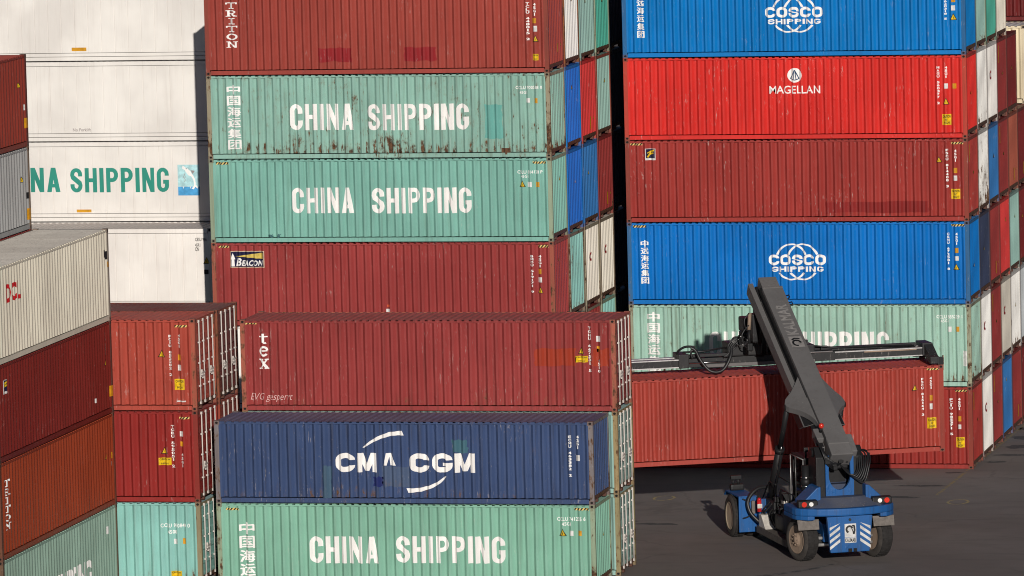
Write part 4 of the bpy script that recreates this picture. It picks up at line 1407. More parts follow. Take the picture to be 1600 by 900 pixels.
# ------------------------------------------------------------------ stack at the left edge, long sides to the right
AX, AY = -23.14, -27.5
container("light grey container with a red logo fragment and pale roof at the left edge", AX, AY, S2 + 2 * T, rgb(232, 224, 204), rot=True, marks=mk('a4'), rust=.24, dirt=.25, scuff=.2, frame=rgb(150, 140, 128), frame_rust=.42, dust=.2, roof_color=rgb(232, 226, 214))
container("dark maroon container with yellow F logo below the light grey one at the left edge", AX, AY, S2 + T, AMAROON, rot=True, marks=mk('a3'), rust=.22, dirt=.4, scuff=.3, frame=rgb(96, 62, 54), frame_rust=.5)
container("rust orange container with white vertical lettering at the left edge", AX, AY, S2, ORANGE, rot=True, marks=mk('a2'), rust=.24, dirt=.45, scuff=.1, frame=rgb(110, 64, 48), frame_rust=.5)
container("grey green container with cut off white lettering in the bottom left corner", AX, AY, 0, rgb(148, 176, 160), h=S, rot=True, marks=mk('a1'), rust=.42, dirt=.7, frame=rgb(110, 84, 66), frame_rust=.55)
container("red container with maroon roof, topmost at the left edge", AX - 2.5, AY, 2 * S2 + 3 * T, ARED, rot=True, marks=mk('a6'), rust=.22, dirt=.4, scuff=.2, frame=rgb(96, 46, 40), frame_rust=.4, dust=.08)
container("grey container below the topmost red one at the left edge", AX - 2.5, AY, S2 + 3 * T, GREY, h=S, rot=True, marks=mk('a5'), rust=.24, dirt=.4, scuff=.2, frame=rgb(140, 120, 100), frame_rust=.5)
for k, z in enumerate((0, S2, S2 + T, S2 + 2 * T)):
    container("container hidden behind the left edge stack", AX - 2.5, AY, z, MAROON, h=S if k == 0 else H, rot=True)

# ------------------------------------------------------------------ white refrigerated containers
WX, WYU, WYL = -27.0, 1.12, -1.37
WK = dict(reefer=True, rust=.16, dirt=.16, scuff=.12, chip=.04, frame=rgb(236, 230, 222), frame_rust=.2, dust=.25)
container("plain white refrigerated container with yellow label, topmost of the white stack", WX, WYU, 5 * T, WHITE, marks=mk('w6'), **WK)
container("plain white refrigerated container with faint grey label, second from the top of the white stack", WX, WYU, 4 * T, WHITE, marks=mk('w5'), **WK)
container("white refrigerated container with teal lettering and a leaping dolphin picture", WX, WYU, 3 * T, WHITE, marks=mk('w4'), **WK)
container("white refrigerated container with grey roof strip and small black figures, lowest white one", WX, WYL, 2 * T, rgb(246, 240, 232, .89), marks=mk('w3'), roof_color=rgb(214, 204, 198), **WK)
for z in range(3):
    container("white refrigerated container hidden low in the white stack", WX, WYU + .03, z * T, WHITE, **WK)
    if z < 2: container("white refrigerated container hidden low in the white stack", WX, WYL, z * T, WHITE, **WK)

# ------------------------------------------------------------------ the container in the spreader
YAW = R(24.5)
HO = Vector((.717, -10.981, 2.123))                     # its lower right front corner
EX, EY = Vector((math.cos(YAW), math.sin(YAW), 0)), Vector((-math.sin(YAW), math.cos(YAW), 0))
HC = HO - EX * L / 2 + EY * W / 2
container("brick red container hanging from the reach stacker's spreader above the asphalt", 0, 0, 0, HELD, marks=mk('held'), rust=.2, dirt=.4, scuff=.9,
          heading=(HC, YAW), frame=rgb(150, 62, 50), frame_rust=.35, dust=.06)
# ------------------------------------------------------------------ reach stacker
BLUEP = paint("blue_machine_paint", rgb(18, 82, 142, 1.0), .34, 1.0, .5, .03, .5)
DKBLUE = paint("dirty_blue_deck_paint", rgb(36, 54, 84, 1.0), .38, 1.0, .5, .25, .6)
GREYP = paint("dark_grey_boom_paint", (.135, .130, .128, 1), .16, .3, .35, 0, .55)
GREYE = paint("grey_boom_extension_paint", (.135, .128, .125, 1), .36, .4, .4, 0, .55)
BLACKP = paint("black_machine_paint", (.013, .013, .014, 1), .28, .2, .22, 0, .5)
SPREADP = paint("dark_spreader_paint", (.026, .026, .027, 1), .40, .4, .8, 0, .5, .4)
RUBBER = plain("dusty_tyre_rubber", (.060, .053, .048, 1), .85, 0, .2)
RUBBERB = plain("dark_tyre_tread", (.028, .026, .025, 1), .85, 0, .2)
RIMB = paint("brown_rim_paint", rgb(158, 138, 120), .36, .8, .3, 0, .6)
RIMC = paint("cream_rim_paint", rgb(218, 200, 172), .36, .5, .3, 0, .6)
MUD = plain("dusty_grey_mudflap", (.17, .15, .135, 1), .85, 0, .2)
CHROME = plain("bright_cylinder_rod", (.62, .60, .58, 1), .22, 1.0)
STEELG = plain("worn_bare_steel", (.52, .51, .50, 1), .4, .6)
HOSE = plain("black_hydraulic_hose", (.014, .014, .015, 1), .45, 0, .5)
GLASS = plain("dark_cab_glass", (.012, .014, .016, 1), .08, 0, .6)
REDLAMP = plain("red_lamp_lens", (.62, .035, .02, 1), .2, 0, .5)
WHITELAMP = plain("white_lamp_lens", (.85, .84, .8, 1), .2, 0, .5)
AMBERLAMP = plain("amber_lamp_lens", (.75, .22, .02, 1), .2, 0, .5)
REDP = plain("fire_red_paint", (.55, .018, .02, 1), .3, 0, .5)
DECK = plain("dusty_step_plate", (.13, .115, .10, 1), .8, 0, .3)
WHITEP = plain("dirty_white_box_paint", (.62, .58, .52, 1), .6)
M['boom_letter'] = plain("pale_grey_boom_lettering", (.25, .235, .225, 1), .6)
M['plate_white'] = plain("reflective_white_film", (.60, .59, .57, 1), .4)

VYAW = R(25.5)
V0 = Vector((-1.15, -20.8, 0))
truck = thing("reach_stacker", "blue reach stacker with raised dark grey boom lifting a brick red container", "reach stacker", V0, VYAW)

# chassis, counterweight
mb = MB()
mb.box(-.72, .68, -.5, 6.6, .62, 1.22, BLUEP, .04)
mb.box(-1.15, 1.10, 5.5, 6.5, .55, 1.0, BLACKP, .03)
mb.build("chassis", None, truck)
def ring_outline(hw, yb, yf, cx=-.07, n=14, k=.55):
    pts = [(cx - hw, yf), (cx - hw, yb + hw * k)]
    for q in range(n + 1):
        a = math.pi + math.pi * q / n
        pts.append((cx + hw * math.cos(a), yb + hw * k + hw * k * math.sin(a)))
    pts += [(cx + hw, yf)]
    out = []
    for p in pts:
        if not out or (abs(p[0] - out[-1][0]) + abs(p[1] - out[-1][1])) > 1e-4: out.append(p)
    return out
o = ring_outline(1.66, -1.42, .55)
mb = MB().prism([(x, y, 1.56) for x, y in o], (0, 0, .24), BLUEP, .05)
for s in (-1, 1):
    pts = [(x, y) for x, y in o if s * (x + .07) > 1.08]
    pts = pts + [(-.07 + s * 1.08, pts[-1 if s < 0 else 0][1])] if s < 0 else [(-.07 + s * 1.08, pts[0][1])] + pts
    xin = -.07 + s * 1.08
    sk = [(x * .998, y) for x, y in pts] + ([(xin, .55)] if s < 0 else [(xin, .55)])
    mb.prism([(x, y, 1.43) for x, y in sk], (0, 0, .135), BLUEP, .03)
cw = mb.build("counterweight", None, truck)
mb = MB()
lo, hi = ring_outline(1.46, -1.22, .5), ring_outline(.92, -.72, .45)
bl = [mb.bm.verts.new((x, y, 1.802)) for x, y in lo]; bh = [mb.bm.verts.new((x, y, 2.06)) for x, y in hi]
i_ = mb.mi(DKBLUE)
for k in range(len(bl) - 1): mb.bm.faces.new((bl[k], bl[k + 1], bh[k + 1], bh[k]))
mb.bm.faces.new(bh); mb.bm.faces.new(bl[::-1]); mb.bm.faces.new((bl[-1], bl[0], bh[0], bh[-1]))
mb.build("deck", None, truck)
for s in (-1, 1):   # gussets beside the masts
    xi, xo = -.07 + s * .74, -.07 + s * 1.34
    MB().prism([(xi, -.62, 1.85), (xi, -.62, 2.42), (xi + s * .12, -.62, 2.40), (xo, -.62, 1.95), (xo, -.62, 1.85)], (0, .95, 0), BLUEP, .03).build("gusset_plate", None, truck)

# rear plate with chevrons and lettering
yb = -1.40
pl = [(-.84, 1.552), (.66, 1.552), (.54, .40), (-.74, .40)]
rp = MB().prism([(x, yb, z) for x, z in pl], (0, .18, 0), BLUEP, .03).build("rear_plate", None, truck)
def rear_piece(name, polys, mat, layer=1):
    b = MB()
    for p in polys: b.poly([(x, yb - .004 * layer, z) for x, z in p])
    return b.build(name, mat, rp, recalc=False)
rear_piece("logo_panel", rect(-.27, .88, .11, 1.31), M['plate_white'])
rear_piece("logo", strip(arc(-.11, 1.13, .10, .10, 20, 250, 12), .065) + strip([(.04, 1.25), (.06, 1.10), (.03, .98)], .06) + strip([(-.04, 1.17), (.0, 1.07), (.02, .97)], .03) + strip([(-.03, 1.25), (.05, 1.25)], .04), M['black'], 2)
b = MB()
vs, fs = text_shape("KALMAR", .03)
bv = [b.bm.verts.new((-.255 + .35 * x, yb - .008, .72 + .13 * y)) for x, y in vs]
for f in fs: b.bm.faces.new([bv[k] for k in f])
rear_piece("lettering_panel", rect(-.27, .70, .11, .87), M['plate_white'])
b.build("lettering", M['black'], rp, recalc=False)
for s in (-1, 1):
    quads = []
    cx = -.09 + s * .50
    for k in range(5):
        z0 = .50 + k * .205
        xa, xb = cx - .17, cx + .17
        shift = .24
        p = [(xa, z0 + (0 if s < 0 else shift)), (xb, z0 + (shift if s < 0 else 0)), (xb, z0 + .10 + (shift if s < 0 else 0)), (xa, z0 + .10 + (0 if s < 0 else shift))]
        p = [(x, min(1.34, max(.50, z))) for x, z in p]
        if max(z for _, z in p) - min(z for _, z in p) > .07: quads.append(p)
    quads = [[q for n_, q in enumerate(p) if n_ == 0 or q != p[n_ - 1]] for p in quads]
    rear_piece("chevron_stripes", quads, M['plate_white'])
b = MB(); b.box(-.16, -.05, yb - .05, yb + .01, .42, .52); b.box(.01, .11, yb - .05, yb + .01, .42, .52)
b.build("tow_coupling", M['hole'], rp)
MB().cyl((-.09, yb - .03, 1.44), (-.09, yb + .01, 1.44), .045, n=12).build("reversing_camera", M['black'], rp)

# wheels
def wheel(name, cx, cy, rad, width, outer, kind):
    w = bpy.data.objects.new(name, None); COL.objects.link(w); w.parent = truck; w.location = (cx, cy, rad)
    if kind == 'steer': w.rotation_euler = (0, 0, R(15))
    hw = width / 2
    t = MB()
    prof = [(-hw + .02, rad * .66), (-hw, rad * .74), (-hw + .01, rad * .88), (-hw + .06, rad * .975), (-hw + .12, rad),
            (hw - .12, rad), (hw - .06, rad * .975), (hw - .01, rad * .88), (hw, rad * .74), (hw - .02, rad * .66)]
    t.lathe(prof[:4], (0, 0, 0), 'X', 44, RUBBER); t.lathe(prof[3:7], (0, 0, 0), 'X', 44, RUBBERB); t.lathe(prof[6:], (0, 0, 0), 'X', 44, RUBBER)
    for f in list(t.bm.faces):
        if len(f.verts) > 4: t.bm.faces.remove(f)
    for k in range(30):                                     # tread lugs
        a = 2 * math.pi * k / 30
        mt = Matrix.Rotation(a, 4, 'X') @ Matrix.Translation((0, 0, rad - .012))
        t.box(-hw + .08, -.03, -.035, .035, 0, .022, RUBBERB, 0, mt)
        mt = Matrix.Rotation(a + .1, 4, 'X') @ Matrix.Translation((0, 0, rad - .012))
        t.box(.03, hw - .08, -.035, .035, 0, .022, RUBBERB, 0, mt)
    t.build("tyre", None, w, recalc=True)
    r = MB(); s = outer
    if kind == 'steer':
        r.lathe([(s * (hw - .03), rad * .67), (s * (hw - .005), rad * .63), (s * (hw - .06), rad * .57), (s * (hw - .05), rad * .38), (s * (hw + .01), rad * .30), (s * (hw + .03), rad * .16), (s * (hw + .05), rad * .14), (s * (hw + .05), 0.0)], (0, 0, 0), 'X', 36, RIMB)
        r.lathe([(-s * (hw - .03), rad * .67), (-s * (hw - .20), rad * .52), (-s * .02, rad * .40), (-s * .02, 0)], (0, 0, 0), 'X', 36, RIMB)
        for k in range(8):
            a = 2 * math.pi * k / 8
            y, z = rad * .24 * math.cos(a), rad * .24 * math.sin(a)
            r.cyl((s * (hw - .01), y, z), (s * (hw + .045), y, z), .028, n=8, mat=RIMB)
    else:
        r.lathe([(s * (hw - .03), rad * .67), (s * (hw - .005), rad * .62), (s * (hw - .10), rad * .55), (s * (hw - .30), rad * .50)], (0, 0, 0), 'X', 36, RIMC)
        r.lathe([(s * (hw - .30), rad * .50), (s * (hw - .32), rad * .2), (s * (hw - .25), rad * .18), (s * (hw - .25), 0)], (0, 0, 0), 'X', 36, BLACKP)
    r.build("rim", None, w)
    return w
wheel("steer_wheel", -1.27, .02, .70, .50, -1, 'steer')
wheel("steer_wheel", 1.18, .02, .70, .50, 1, 'steer')
for x, s in ((-1.88, -1), (-1.36, -1), (1.24, 1), (1.76, 1)):
    wheel("drive_wheel", x, 5.95, .70, .48, s, 'drive')
mb = MB()
mb.cyl((-1.0, .02, .70), (.95, .02, .70), .15, n=14, mat=BLACKP)
mb.box(-.8, .7, -.2, .24, .55, .85, BLACKP, .03)
for y, z in ((-.32, .74), (-.30, .52), (.34, .74)): mb.cyl((-1.02, y, z), (.94, y, z), .055, n=10, mat=STEELG)
mb.build("steer_axle", None, truck)
for s in (-1, 1):      # mudflaps hanging from the counterweight, fenders
    c = -.07 + s * 1.24
    b = MB().prism([(c - .34, -.80, 1.42), (c + .36, -.80, 1.42), (c + .36, -.86, 1.10), (c - .32, -.86, 1.10)], (0, .03, 0), MUD)
    b.build("mudflap", None, truck)
for s in (-1, 1):
    x0, x1 = sorted((-.07 + s * 1.35, -.07 + s * 1.95))
    b = MB()
    b.box(x0, x1, 5.02, 5.10, .26, 1.44, BLUEP, .015)
    b.prism([(x0, 5.02, 1.443), (x0, 6.7, 1.443), (x0, 6.9, 1.30), (x0, 6.9, 1.26), (x0, 6.66, 1.40), (x0, 5.02, 1.40)], (x1 - x0, 0, 0), BLUEP)
    x2, x3 = sorted((-.07 + s * .75, -.07 + s * 1.348))
    b.box(x2, x3, 4.70, 5.00, .45, 1.36, BLUEP, .02)
    b.build("front_fender", None, truck)
    lampx = -.07 + s * 1.62
    b = MB()
    b.box(lampx - .24, lampx + .24, 6.35, 6.6, 1.445, 1.66, BLACKP, .07)
    b.cyl((lampx - .12, 6.5, 1.64), (lampx - .12, 6.5, 1.80), .04, n=8, mat=BLACKP); b.cyl((lampx + .05, 6.5, 1.64), (lampx + .05, 6.5, 1.84), .05, n=8, mat=BLACKP)
    b.box(lampx - .2, lampx + .16, 6.42, 6.6, 1.80, 1.94, BLACKP, .03)
    b.build("headlamp", None, truck)

# left side: step deck, boxes, extinguisher
mb = MB()
mb.box(-1.52, -.74, .95, 4.66, .40, .50, DECK, .01)
mb.box(-1.54, -1.50, .95, 4.66, .30, .52, DECK)
mb.build("step_deck", None, truck)
mb = MB()
mb.box(-1.25, -.76, 1.05, 2.5, .52, 1.30, BLACKP, .05)
mb.box(-1.18, -.80, 2.55, 3.7, .52, 1.05, BLACKP, .05)
mb.box(-1.3, -.76, .62, 1.5, 1.24, 1.36, BLUEP, .02)
mb.box(-1.1, -.74, 1.7, 3.4, 1.30, 1.38, DECK, .01)
mb.build("hydraulic_tank", None, truck)
MB().prism([(-1.50, 3.7, .505), (-1.50, 4.5, .505), (-1.50, 4.5, .92), (-1.50, 4.2, .92)], (.42, 0, 0), WHITEP, .02).build("tool_box", None, truck)
mb = MB(); mb.cyl((-1.46, 4.55, .98), (-1.46, 4.55, 1.36), .075, n=14, mat=REDP); mb.lathe([(1.36, .075), (1.41, .05), (1.44, .03)], (-1.46, 4.55, 0), 'Z', 14, REDP)
mb.cyl((-1.46, 4.55, 1.43), (-1.46, 4.55, 1.50), .03, n=8, mat=BLACKP)
mb.box(-1.54, -1.38, 4.47, 4.472, 1.1, 1.24, WHITEP)
mb.build("fire_extinguisher", None, truck)
MB().box(-1.62, -1.50, 4.88, 5.0, .86, 1.30, MUD, .04).build("air_filter", None, truck)
mb = MB(); mb.box(-1.12, -.96, 2.9, 3.05, 1.42, 1.72, WHITEP, .015); mb.box(-1.14, -.94, 2.88, 2.95, 1.22, 1.30, WHITEP, .01)
mb.build("control_box", None, truck)
mb = MB(); mb.box(-1.0, -.88, .80, .86, .92, .98, AMBERLAMP); mb.build("side_marker_lamp", None, truck)

# hoses on the left
rn = random.Random(3)
def hose(pts, r=.03, parent=truck, name="hydraulic_hose"):
    P = [Vector(p) for p in pts]; out = []
    for k in range(len(P) - 1):
        p0, p1, p2, p3 = P[max(0, k - 1)], P[k], P[k + 1], P[min(len(P) - 1, k + 2)]
        for q in range(6):
            t = q / 6
            out.append(.5 * ((2 * p1) + (-p0 + p2) * t + (2 * p0 - 5 * p1 + 4 * p2 - p3) * t * t + (-p0 + 3 * p1 - 3 * p2 + p3) * t ** 3))
    out.append(P[-1])
    return MB().tube(out, r, 8).build(name, HOSE, parent)
hose([(-1.42, 4.6, .60), (-1.72, 4.72, .95), (-1.76, 4.8, 1.35), (-1.45, 4.7, 1.72), (-1.0, 4.4, 1.78)], .06)
hose([(-1.9, 4.99, 1.36), (-1.75, 4.9, 1.30), (-1.68, 4.86, 1.28)], .025)
hose([(-1.9, 4.99, .72), (-1.75, 4.9, .78), (-1.68, 4.86, .86)], .025)
for k in range(9):
    x = -1.3 + .05 * k; y = 4.3 - .22 * k
    hose([(x, y, .55 + .1 * rn.random()), (x - .12 * rn.random(), y + .2, .95), (x + .1 * rn.random(), y - .1, 1.25), (x + .25, y - .3 * rn.random(), 1.45 + .1 * rn.random())], .022 + .012 * rn.random())
mb = MB()
for k in range(12):
    x, y, z = -1.32 + .45 * rn.random(), 2.6 + 2.0 * rn.random(), 1.0 + .75 * rn.random()
    s = .05 + .06 * rn.random(); mb.box(x - s, x + s, y - s, y + s, z - s, z + s, BLACKP, .012)
mb.box(-1.2, -.74, 3.7, 4.65, .55, 1.42, BLACKP, .05)
mb.build("valve_block", None, truck)

# cab
mb = MB()
x0, x1, y0, y1 = -.78, .50, 1.35, 2.85
for x in (x0 + .04, x1 - .04):
    for y in (y0 + .04, y1 - .04): mb.box(x - .04, x + .04, y - .04, y + .04, 1.38, 3.0, BLACKP)
mb.box(x0, x1, y0, y1, 1.30, 1.50, BLACKP, .02); mb.box(x0 - .03, x1 + .03, y0 - .05, y1 + .05, 3.0, 3.10, BLACKP, .03)
mb.box(x0 + .08, x1 - .08, y0 + .01, y0 + .04, 1.5, 2.05, BLACKP); mb.box(x0 + .3, x0 + .7, y0 + .4, y0 + .95, 1.5, 2.4, BLACKP, .08)
cab = mb.build("cab", None, truck)
mb = MB(); mb.box(x0 + .08, x1 - .08, y0 + .02, y0 + .03, 2.05, 3.0); mb.box(x0 + .02, x0 + .03, y0 + .08, y1 - .08, 1.5, 3.0); mb.box(x0 + .08, x1 - .08, y1 - .03, y1 - .02, 1.5, 3.0)
mb.build("window", GLASS, cab)
mb = MB(); mb.cyl((x0 + .1, y0 + .2, 3.1), (x0 + .1, y0 + .2, 3.32), .03, n=8); mb.box(x0 + .02, x0 + .18, y0 + .1, y0 + .26, 3.28, 3.42, None, .03)
mb.build("work_lamp", BLACKP, cab)
mb = MB(); mb.cyl((x0 - .06, y0 - .02, 1.5), (x0 - .06, y0 - .02, 3.05), .018, n=8); mb.cyl((x0 - .06, y1, 1.5), (x0 - .06, y1, 3.05), .018, n=8); mb.tube([(x0 - .06, y0 - .02, 3.05), (x0 - .06, y1, 3.05)], .018)
mb.build("cab_grab_rail", STEELG, cab)
mb = MB()
for pts in ([(-.86, 3.0, 1.38), (-.86, 3.0, 2.1), (-.86, 4.6, 2.15), (-.86, 4.6, 1.3)], [(-1.25, .9, 1.36), (-1.25, .9, 1.95), (-1.25, 2.6, 1.95), (-1.25, 2.6, 1.36)], [(-1.3, 4.7, 1.4), (-1.2, 4.2, 2.0), (-1.2, 3.4, 2.0)], [(-1.25, 1.7, 1.36), (-1.25, 1.7, 1.95)]):
    mb.tube(pts, .02)
mb.build("handrail", BLACKP, truck)
mb = MB(); mb.cyl((-.92, .75, 1.6), (-.92, .75, 2.95), .13, n=14, mat=BLACKP); mb.lathe([(2.3, .14), (2.32, .17), (2.5, .17), (2.52, .14)], (-.92, .75, 0), 'Z', 14, BLACKP)
mb.lathe([(2.26, .15), (2.28, .16), (2.30, .15)], (-.92, .75, 0), 'Z', 14, CHROME); mb.lathe([(2.54, .15), (2.56, .16), (2.58, .15)], (-.92, .75, 0), 'Z', 14, CHROME)
mb.build("exhaust_stack", None, truck)

# mast towers and U shaped plate between them
for s in (-1, 1):
    cx = -.07 + s * .62
    b = MB(); b.prism([(cx - .15, -.25, 1.95), (cx - .15, .95, 1.95), (cx - .15, .60, 3.55), (cx - .15, .02, 3.62), (cx - .15, -.22, 3.3)], (.30, 0, 0), BLACKP, .03)
    b.cyl((cx - .2, .22, 3.42), (cx + .2, .22, 3.42), .14, n=18, mat=BLACKP)
    b.build("mast_tower", None, truck)
out = [(-.535, 1.95), (-.535, 3.35), (-.42, 3.35)] + [(-.07 + .36 * math.cos(R(a)), 2.72 + .48 * math.sin(R(a))) for a in range(180, 361, 15)] + [(.28, 3.35), (.395, 3.35), (.395, 1.95)]
b = MB()
b.prism([(x, -.24, z) for x, z in out], (0, .12, 0), BLUEP)
b.build("mast_plate", None, truck)
b = MB(); b.box(-.53, .39, .30, .9, 2.06, 2.35, DKBLUE, .03); b.box(-.5, .36, .5, .9, 2.36, 2.9, BLACKP, .03)
b.build("mast_crossmember", None, truck)

# tail lamps
for s in (-1, 1):
    c = -.07 + s * 1.22
    b = MB(); b.prism([(c - .32, -.86, 1.803), (c - .32, -.58, 1.803), (c - .32, -.60, 2.05), (c - .32, -.84, 2.02)], (.64, 0, 0), BLACKP, .04)
    h_ = b.build("lamp_housing", None, truck)
    for off, r, mt, nm in ((s * .14, .085, REDLAMP, "tail_lamp"), (-s * .09, .07, WHITELAMP, "reversing_lamp")):
        MB().cyl((c + off, -.885, 1.92), (c + off, -.86, 1.92), r, n=16).build(nm, mt, h_)

# boom: built along its own axis, then tilted
BA = R(28.6)
BM = Matrix.Translation((-.05, .12, 3.42)) @ Matrix.Rotation(BA, 4, 'X')      # local y runs along the boom
boom = bpy.data.objects.new("boom", None); COL.objects.link(boom); boom.parent = truck; boom.matrix_local = BM
mb = MB()
mb.box(-.345, .345, -.1, 8.72, -.32, .42, GREYP, .02)
mb.box(-.60, -.43, 2.6, 9.5, -.36, .06, GREYP, .015); mb.box(-.43, -.347, 2.6, 9.3, -.34, -.1, BLACKP)                                  # side ledge
mb.prism([(-.36, -.62, .34), (-.36, .2, .42), (-.36, .2, -.42), (-.36, -.35, -.30)], (.72, 0, 0), GREYP, .03)
mb.prism([(.352, -.42, .30), (.352, .42, .36), (.352, .70, .1), (.352, .2, -.4), (.352, -.3, -.2)], (.20, 0, 0), GREYP, .03)
mb.build("outer_boom", None, boom)
# shoulders that carry the lift cylinders
sh = []
for t in range(9):
    a = t / 8; sh.append((.345 + .58 * a ** 2.1, .95 + 1.60 * a))
tip = [(.98, 2.68), (1.0, 2.82), (.95, 3.0)]
for t in range(6):
    a = t / 5; tip.append((.90 - .55 * a ** .75, 3.06 + .75 * a))
side = sh + tip
for s in (-1, 1):
    b = MB()
    b.prism([(s * x, y, .30 - .55 * (x - .345)) for x, y in side], (0, 0, -.20), GREYP, .012)
    b.prism([(s * .352, 1.5, .02), (s * .352, 3.5, .02), (s * .352, 3.2, -.42), (s * .352, 2.0, -.42)], (s * .34, 0, -.1), BLACKP, .03)
    b.build("boom_shoulder", None, boom)
    b = MB(); b.cyl((s * .80, 2.78, -.18), (s * 1.02, 2.78, -.18), .10, n=14); b.build("cylinder_pin", BLACKP, boom)
mb = MB()
mb.box(-.30, .30, 8.74, 9.40, -.28, .36, GREYE, .02)
mb.box(-.345, .345, 8.66, 8.735, -.33, .44, GREYE, .01)
mb.build("inner_boom", None, boom)
mb = MB()
mb.box(-.50, -.36, 2.9, 8.9, -.62, -.38, BLACKP, .02); mb.box(-.30, .34, 2.0, 9.2, -.50, -.33, BLACKP, .02)
mb.box(-.365, -.347, 2.6, 8.9, .08, .30, BLACKP)
mb.build("hose_carrier", None, boom)
for k in range(4):
    mb = MB(); mb.tube([(-.56 + .05 * k, 2.7, -.40), (-.60 + .05 * k, 2.35, -.30), (-.52 + .05 * k, 2.1, -.1), (-.45 + .03 * k, 1.6, -.05), (-.44, .6, -.1)], .028); mb.build("hydraulic_hose", HOSE, boom)
for y in (8.1, 7.7):
    mb = MB(); mb.tube([(.34, y - .1, .40), (.42, y - .06, .46), (.42, y + .06, .46), (.34, y + .1, .40)], .02); mb.build("hose_clip", BLACKP, boom)
mb = MB(); mb.cyl((-.42, .62, .36), (-.42, .62, .52), .05, n=12, mat=BLACKP); mb.lathe([(.52, .06), (.58, .085), (.66, .07), (.69, 0)], (-.42, .62, 0), 'Z', 14, REDLAMP)
mb.build("warning_beacon", None, boom)
mb = MB(); mb.box(-.62, -.38, .30, .85, .02, .34, GREYP, .03); mb.box(-.58, -.40, .0, .28, -.2, .2, BLACKP, .03); mb.build("junction_box", None, boom)
# lettering on the top of the boom, reading up the boom
vs, fs = text_shape("KALMAR", .03)
b = MB(); bv = [b.bm.verts.new((.245 - .40 * y - .03, 5.95 + 1.75 * x, .4235)) for x, y in vs]
for f in fs: b.bm.faces.new([bv[k] for k in f])
b.build("lettering", M['boom_letter'], boom, recalc=False)
b = MB(); b.poly([(-.19, 5.25, .423), (.25, 5.25, .423), (.25, 5.85, .423), (-.19, 5.85, .423)], M['boom_letter'])
for q in strip(arc(.03, 5.48, .13, .15, 0, 280, 12), .07) + strip([(.17, 5.70), (.0, 5.74), (-.10, 5.66)], .07) + strip([(.12, 5.6), (-.06, 5.6)], .04):
    b.poly([(x, y, .4265) for x, y in q], M['black'])
b.build("logo_panel", None, boom, recalc=False)

# lift cylinders
for s in (-1, 1):
    a = Vector((-.07 + s * .98, 4.75, 1.2)); bpt = BM @ Vector((s * .91, 2.78, -.18))
    d = (bpt - a)
    c = MB(); c.cyl(a, a + d * .56, .135, n=18, mat=BLACKP); c.cyl(a + d * .54, a + d * .58, .16, n=18, mat=BLACKP)
    c.cyl((a.x - .14, a.y, a.z), (a.x + .14, a.y, a.z), .14, n=14, mat=BLACKP)
    co_ = c.build("lift_cylinder", None, truck)
    c = MB(); c.cyl(a + d * .57, a + d, .085, n=16, mat=BLACKP); c.build("piston_rod", None, co_)
    c = MB(); c.tube([a + d * .1 + Vector((0, -.16, .02)), a + d * .55 + Vector((0, -.19, .03)), a + d * .6 + Vector((0, -.12, .02))], .022, mat=CHROME if s < 0 else HOSE); c.build("oil_pipe", None, co_)

# rear hoses hanging by the pivot
for k in range(7):
    x = .30 + .07 * k
    hose([(-.05 + .04 * k, .05, 3.1 - .03 * k), (x - .1, -.45, 2.75 - .05 * k), (x + .15, -.42, 2.85 + .03 * k), (x + .22, -.15, 3.3 + .05 * (k % 3)), (x + .1, .1, 3.45)], .026)
for k in range(7):
    x = -.55 + .05 * k
    hose([(x - .15, .3, 3.9 - .1 * k), (x - .1, -.30, 3.5 - .05 * k), (x + .05, -.32, 3.1), (x + .3, -.1, 2.9 + .03 * k)], .024)
mb = MB()
for k in range(10):
    x, y, z = -.5 + .7 * rn.random(), -.30 + .15 * rn.random(), 2.95 + .35 * rn.random()
    s = .035 + .05 * rn.random(); mb.box(x - s, x + s, y - s, y + s, z - s, z + s, BLACKP, .01)
mb.box(-.35, .25, -.1, .4, 2.9, 3.1, BLACKP, .04)
mb.build("swivel_manifold", None, truck)
hose([(.75, .3, 1.95), (.82, .1, 2.4), (.80, .05, 2.9), (.98, -.05, 3.35)], .03)

# boom head hanging from the inner boom
hy = (BM @ Vector((0, 9.0, 0)))
mb = MB()
for s in (-1, 1):
    xx = -.05 + s * .30
    mb.prism([(xx, hy.y - .35, hy.z - .25), (xx, hy.y + .30, hy.z + .20), (xx, hy.y + .62, hy.z - .35), (xx, hy.y + .55, 6.15), (xx, hy.y + .05, 6.0), (xx, hy.y - .42, hy.z - 1.2)], (s * .10, 0, 0), BLACKP, .02)
mb.box(-.35, .25, hy.y - .1, hy.y + .45, 6.05, 7.2, BLACKP, .04)
mb.box(-.66, -.46, hy.y - .1, hy.y + .4, 6.1, 7.05, BLACKP, .05)
mb.build("boom_head", None, truck)
mb = MB(); mb.cyl((-.78, hy.y - .1, 6.0), (-.78, hy.y - .1, 6.55), .05, n=10, mat=BLACKP); mb.cyl((-.78, hy.y - .1, 6.55), (-.74, hy.y - .1, 7.1), .06, n=10, mat=RIMB)
mb.box(-.86, -.68, hy.y - .2, hy.y, 5.85, 6.1, BLACKP, .03)
mb.build("damping_cylinder", None, truck)
hose([(-.78, hy.y - .15, 7.1), (-.95, hy.y - .2, 6.9), (-.92, hy.y - .2, 6.6), (-.8, hy.y - .15, 6.5)], .02)
hose([(-.8, hy.y - .15, 6.7), (-1.05, hy.y - .2, 6.4), (-.98, hy.y - .2, 6.05), (-.84, hy.y - .15, 5.95)], .02)

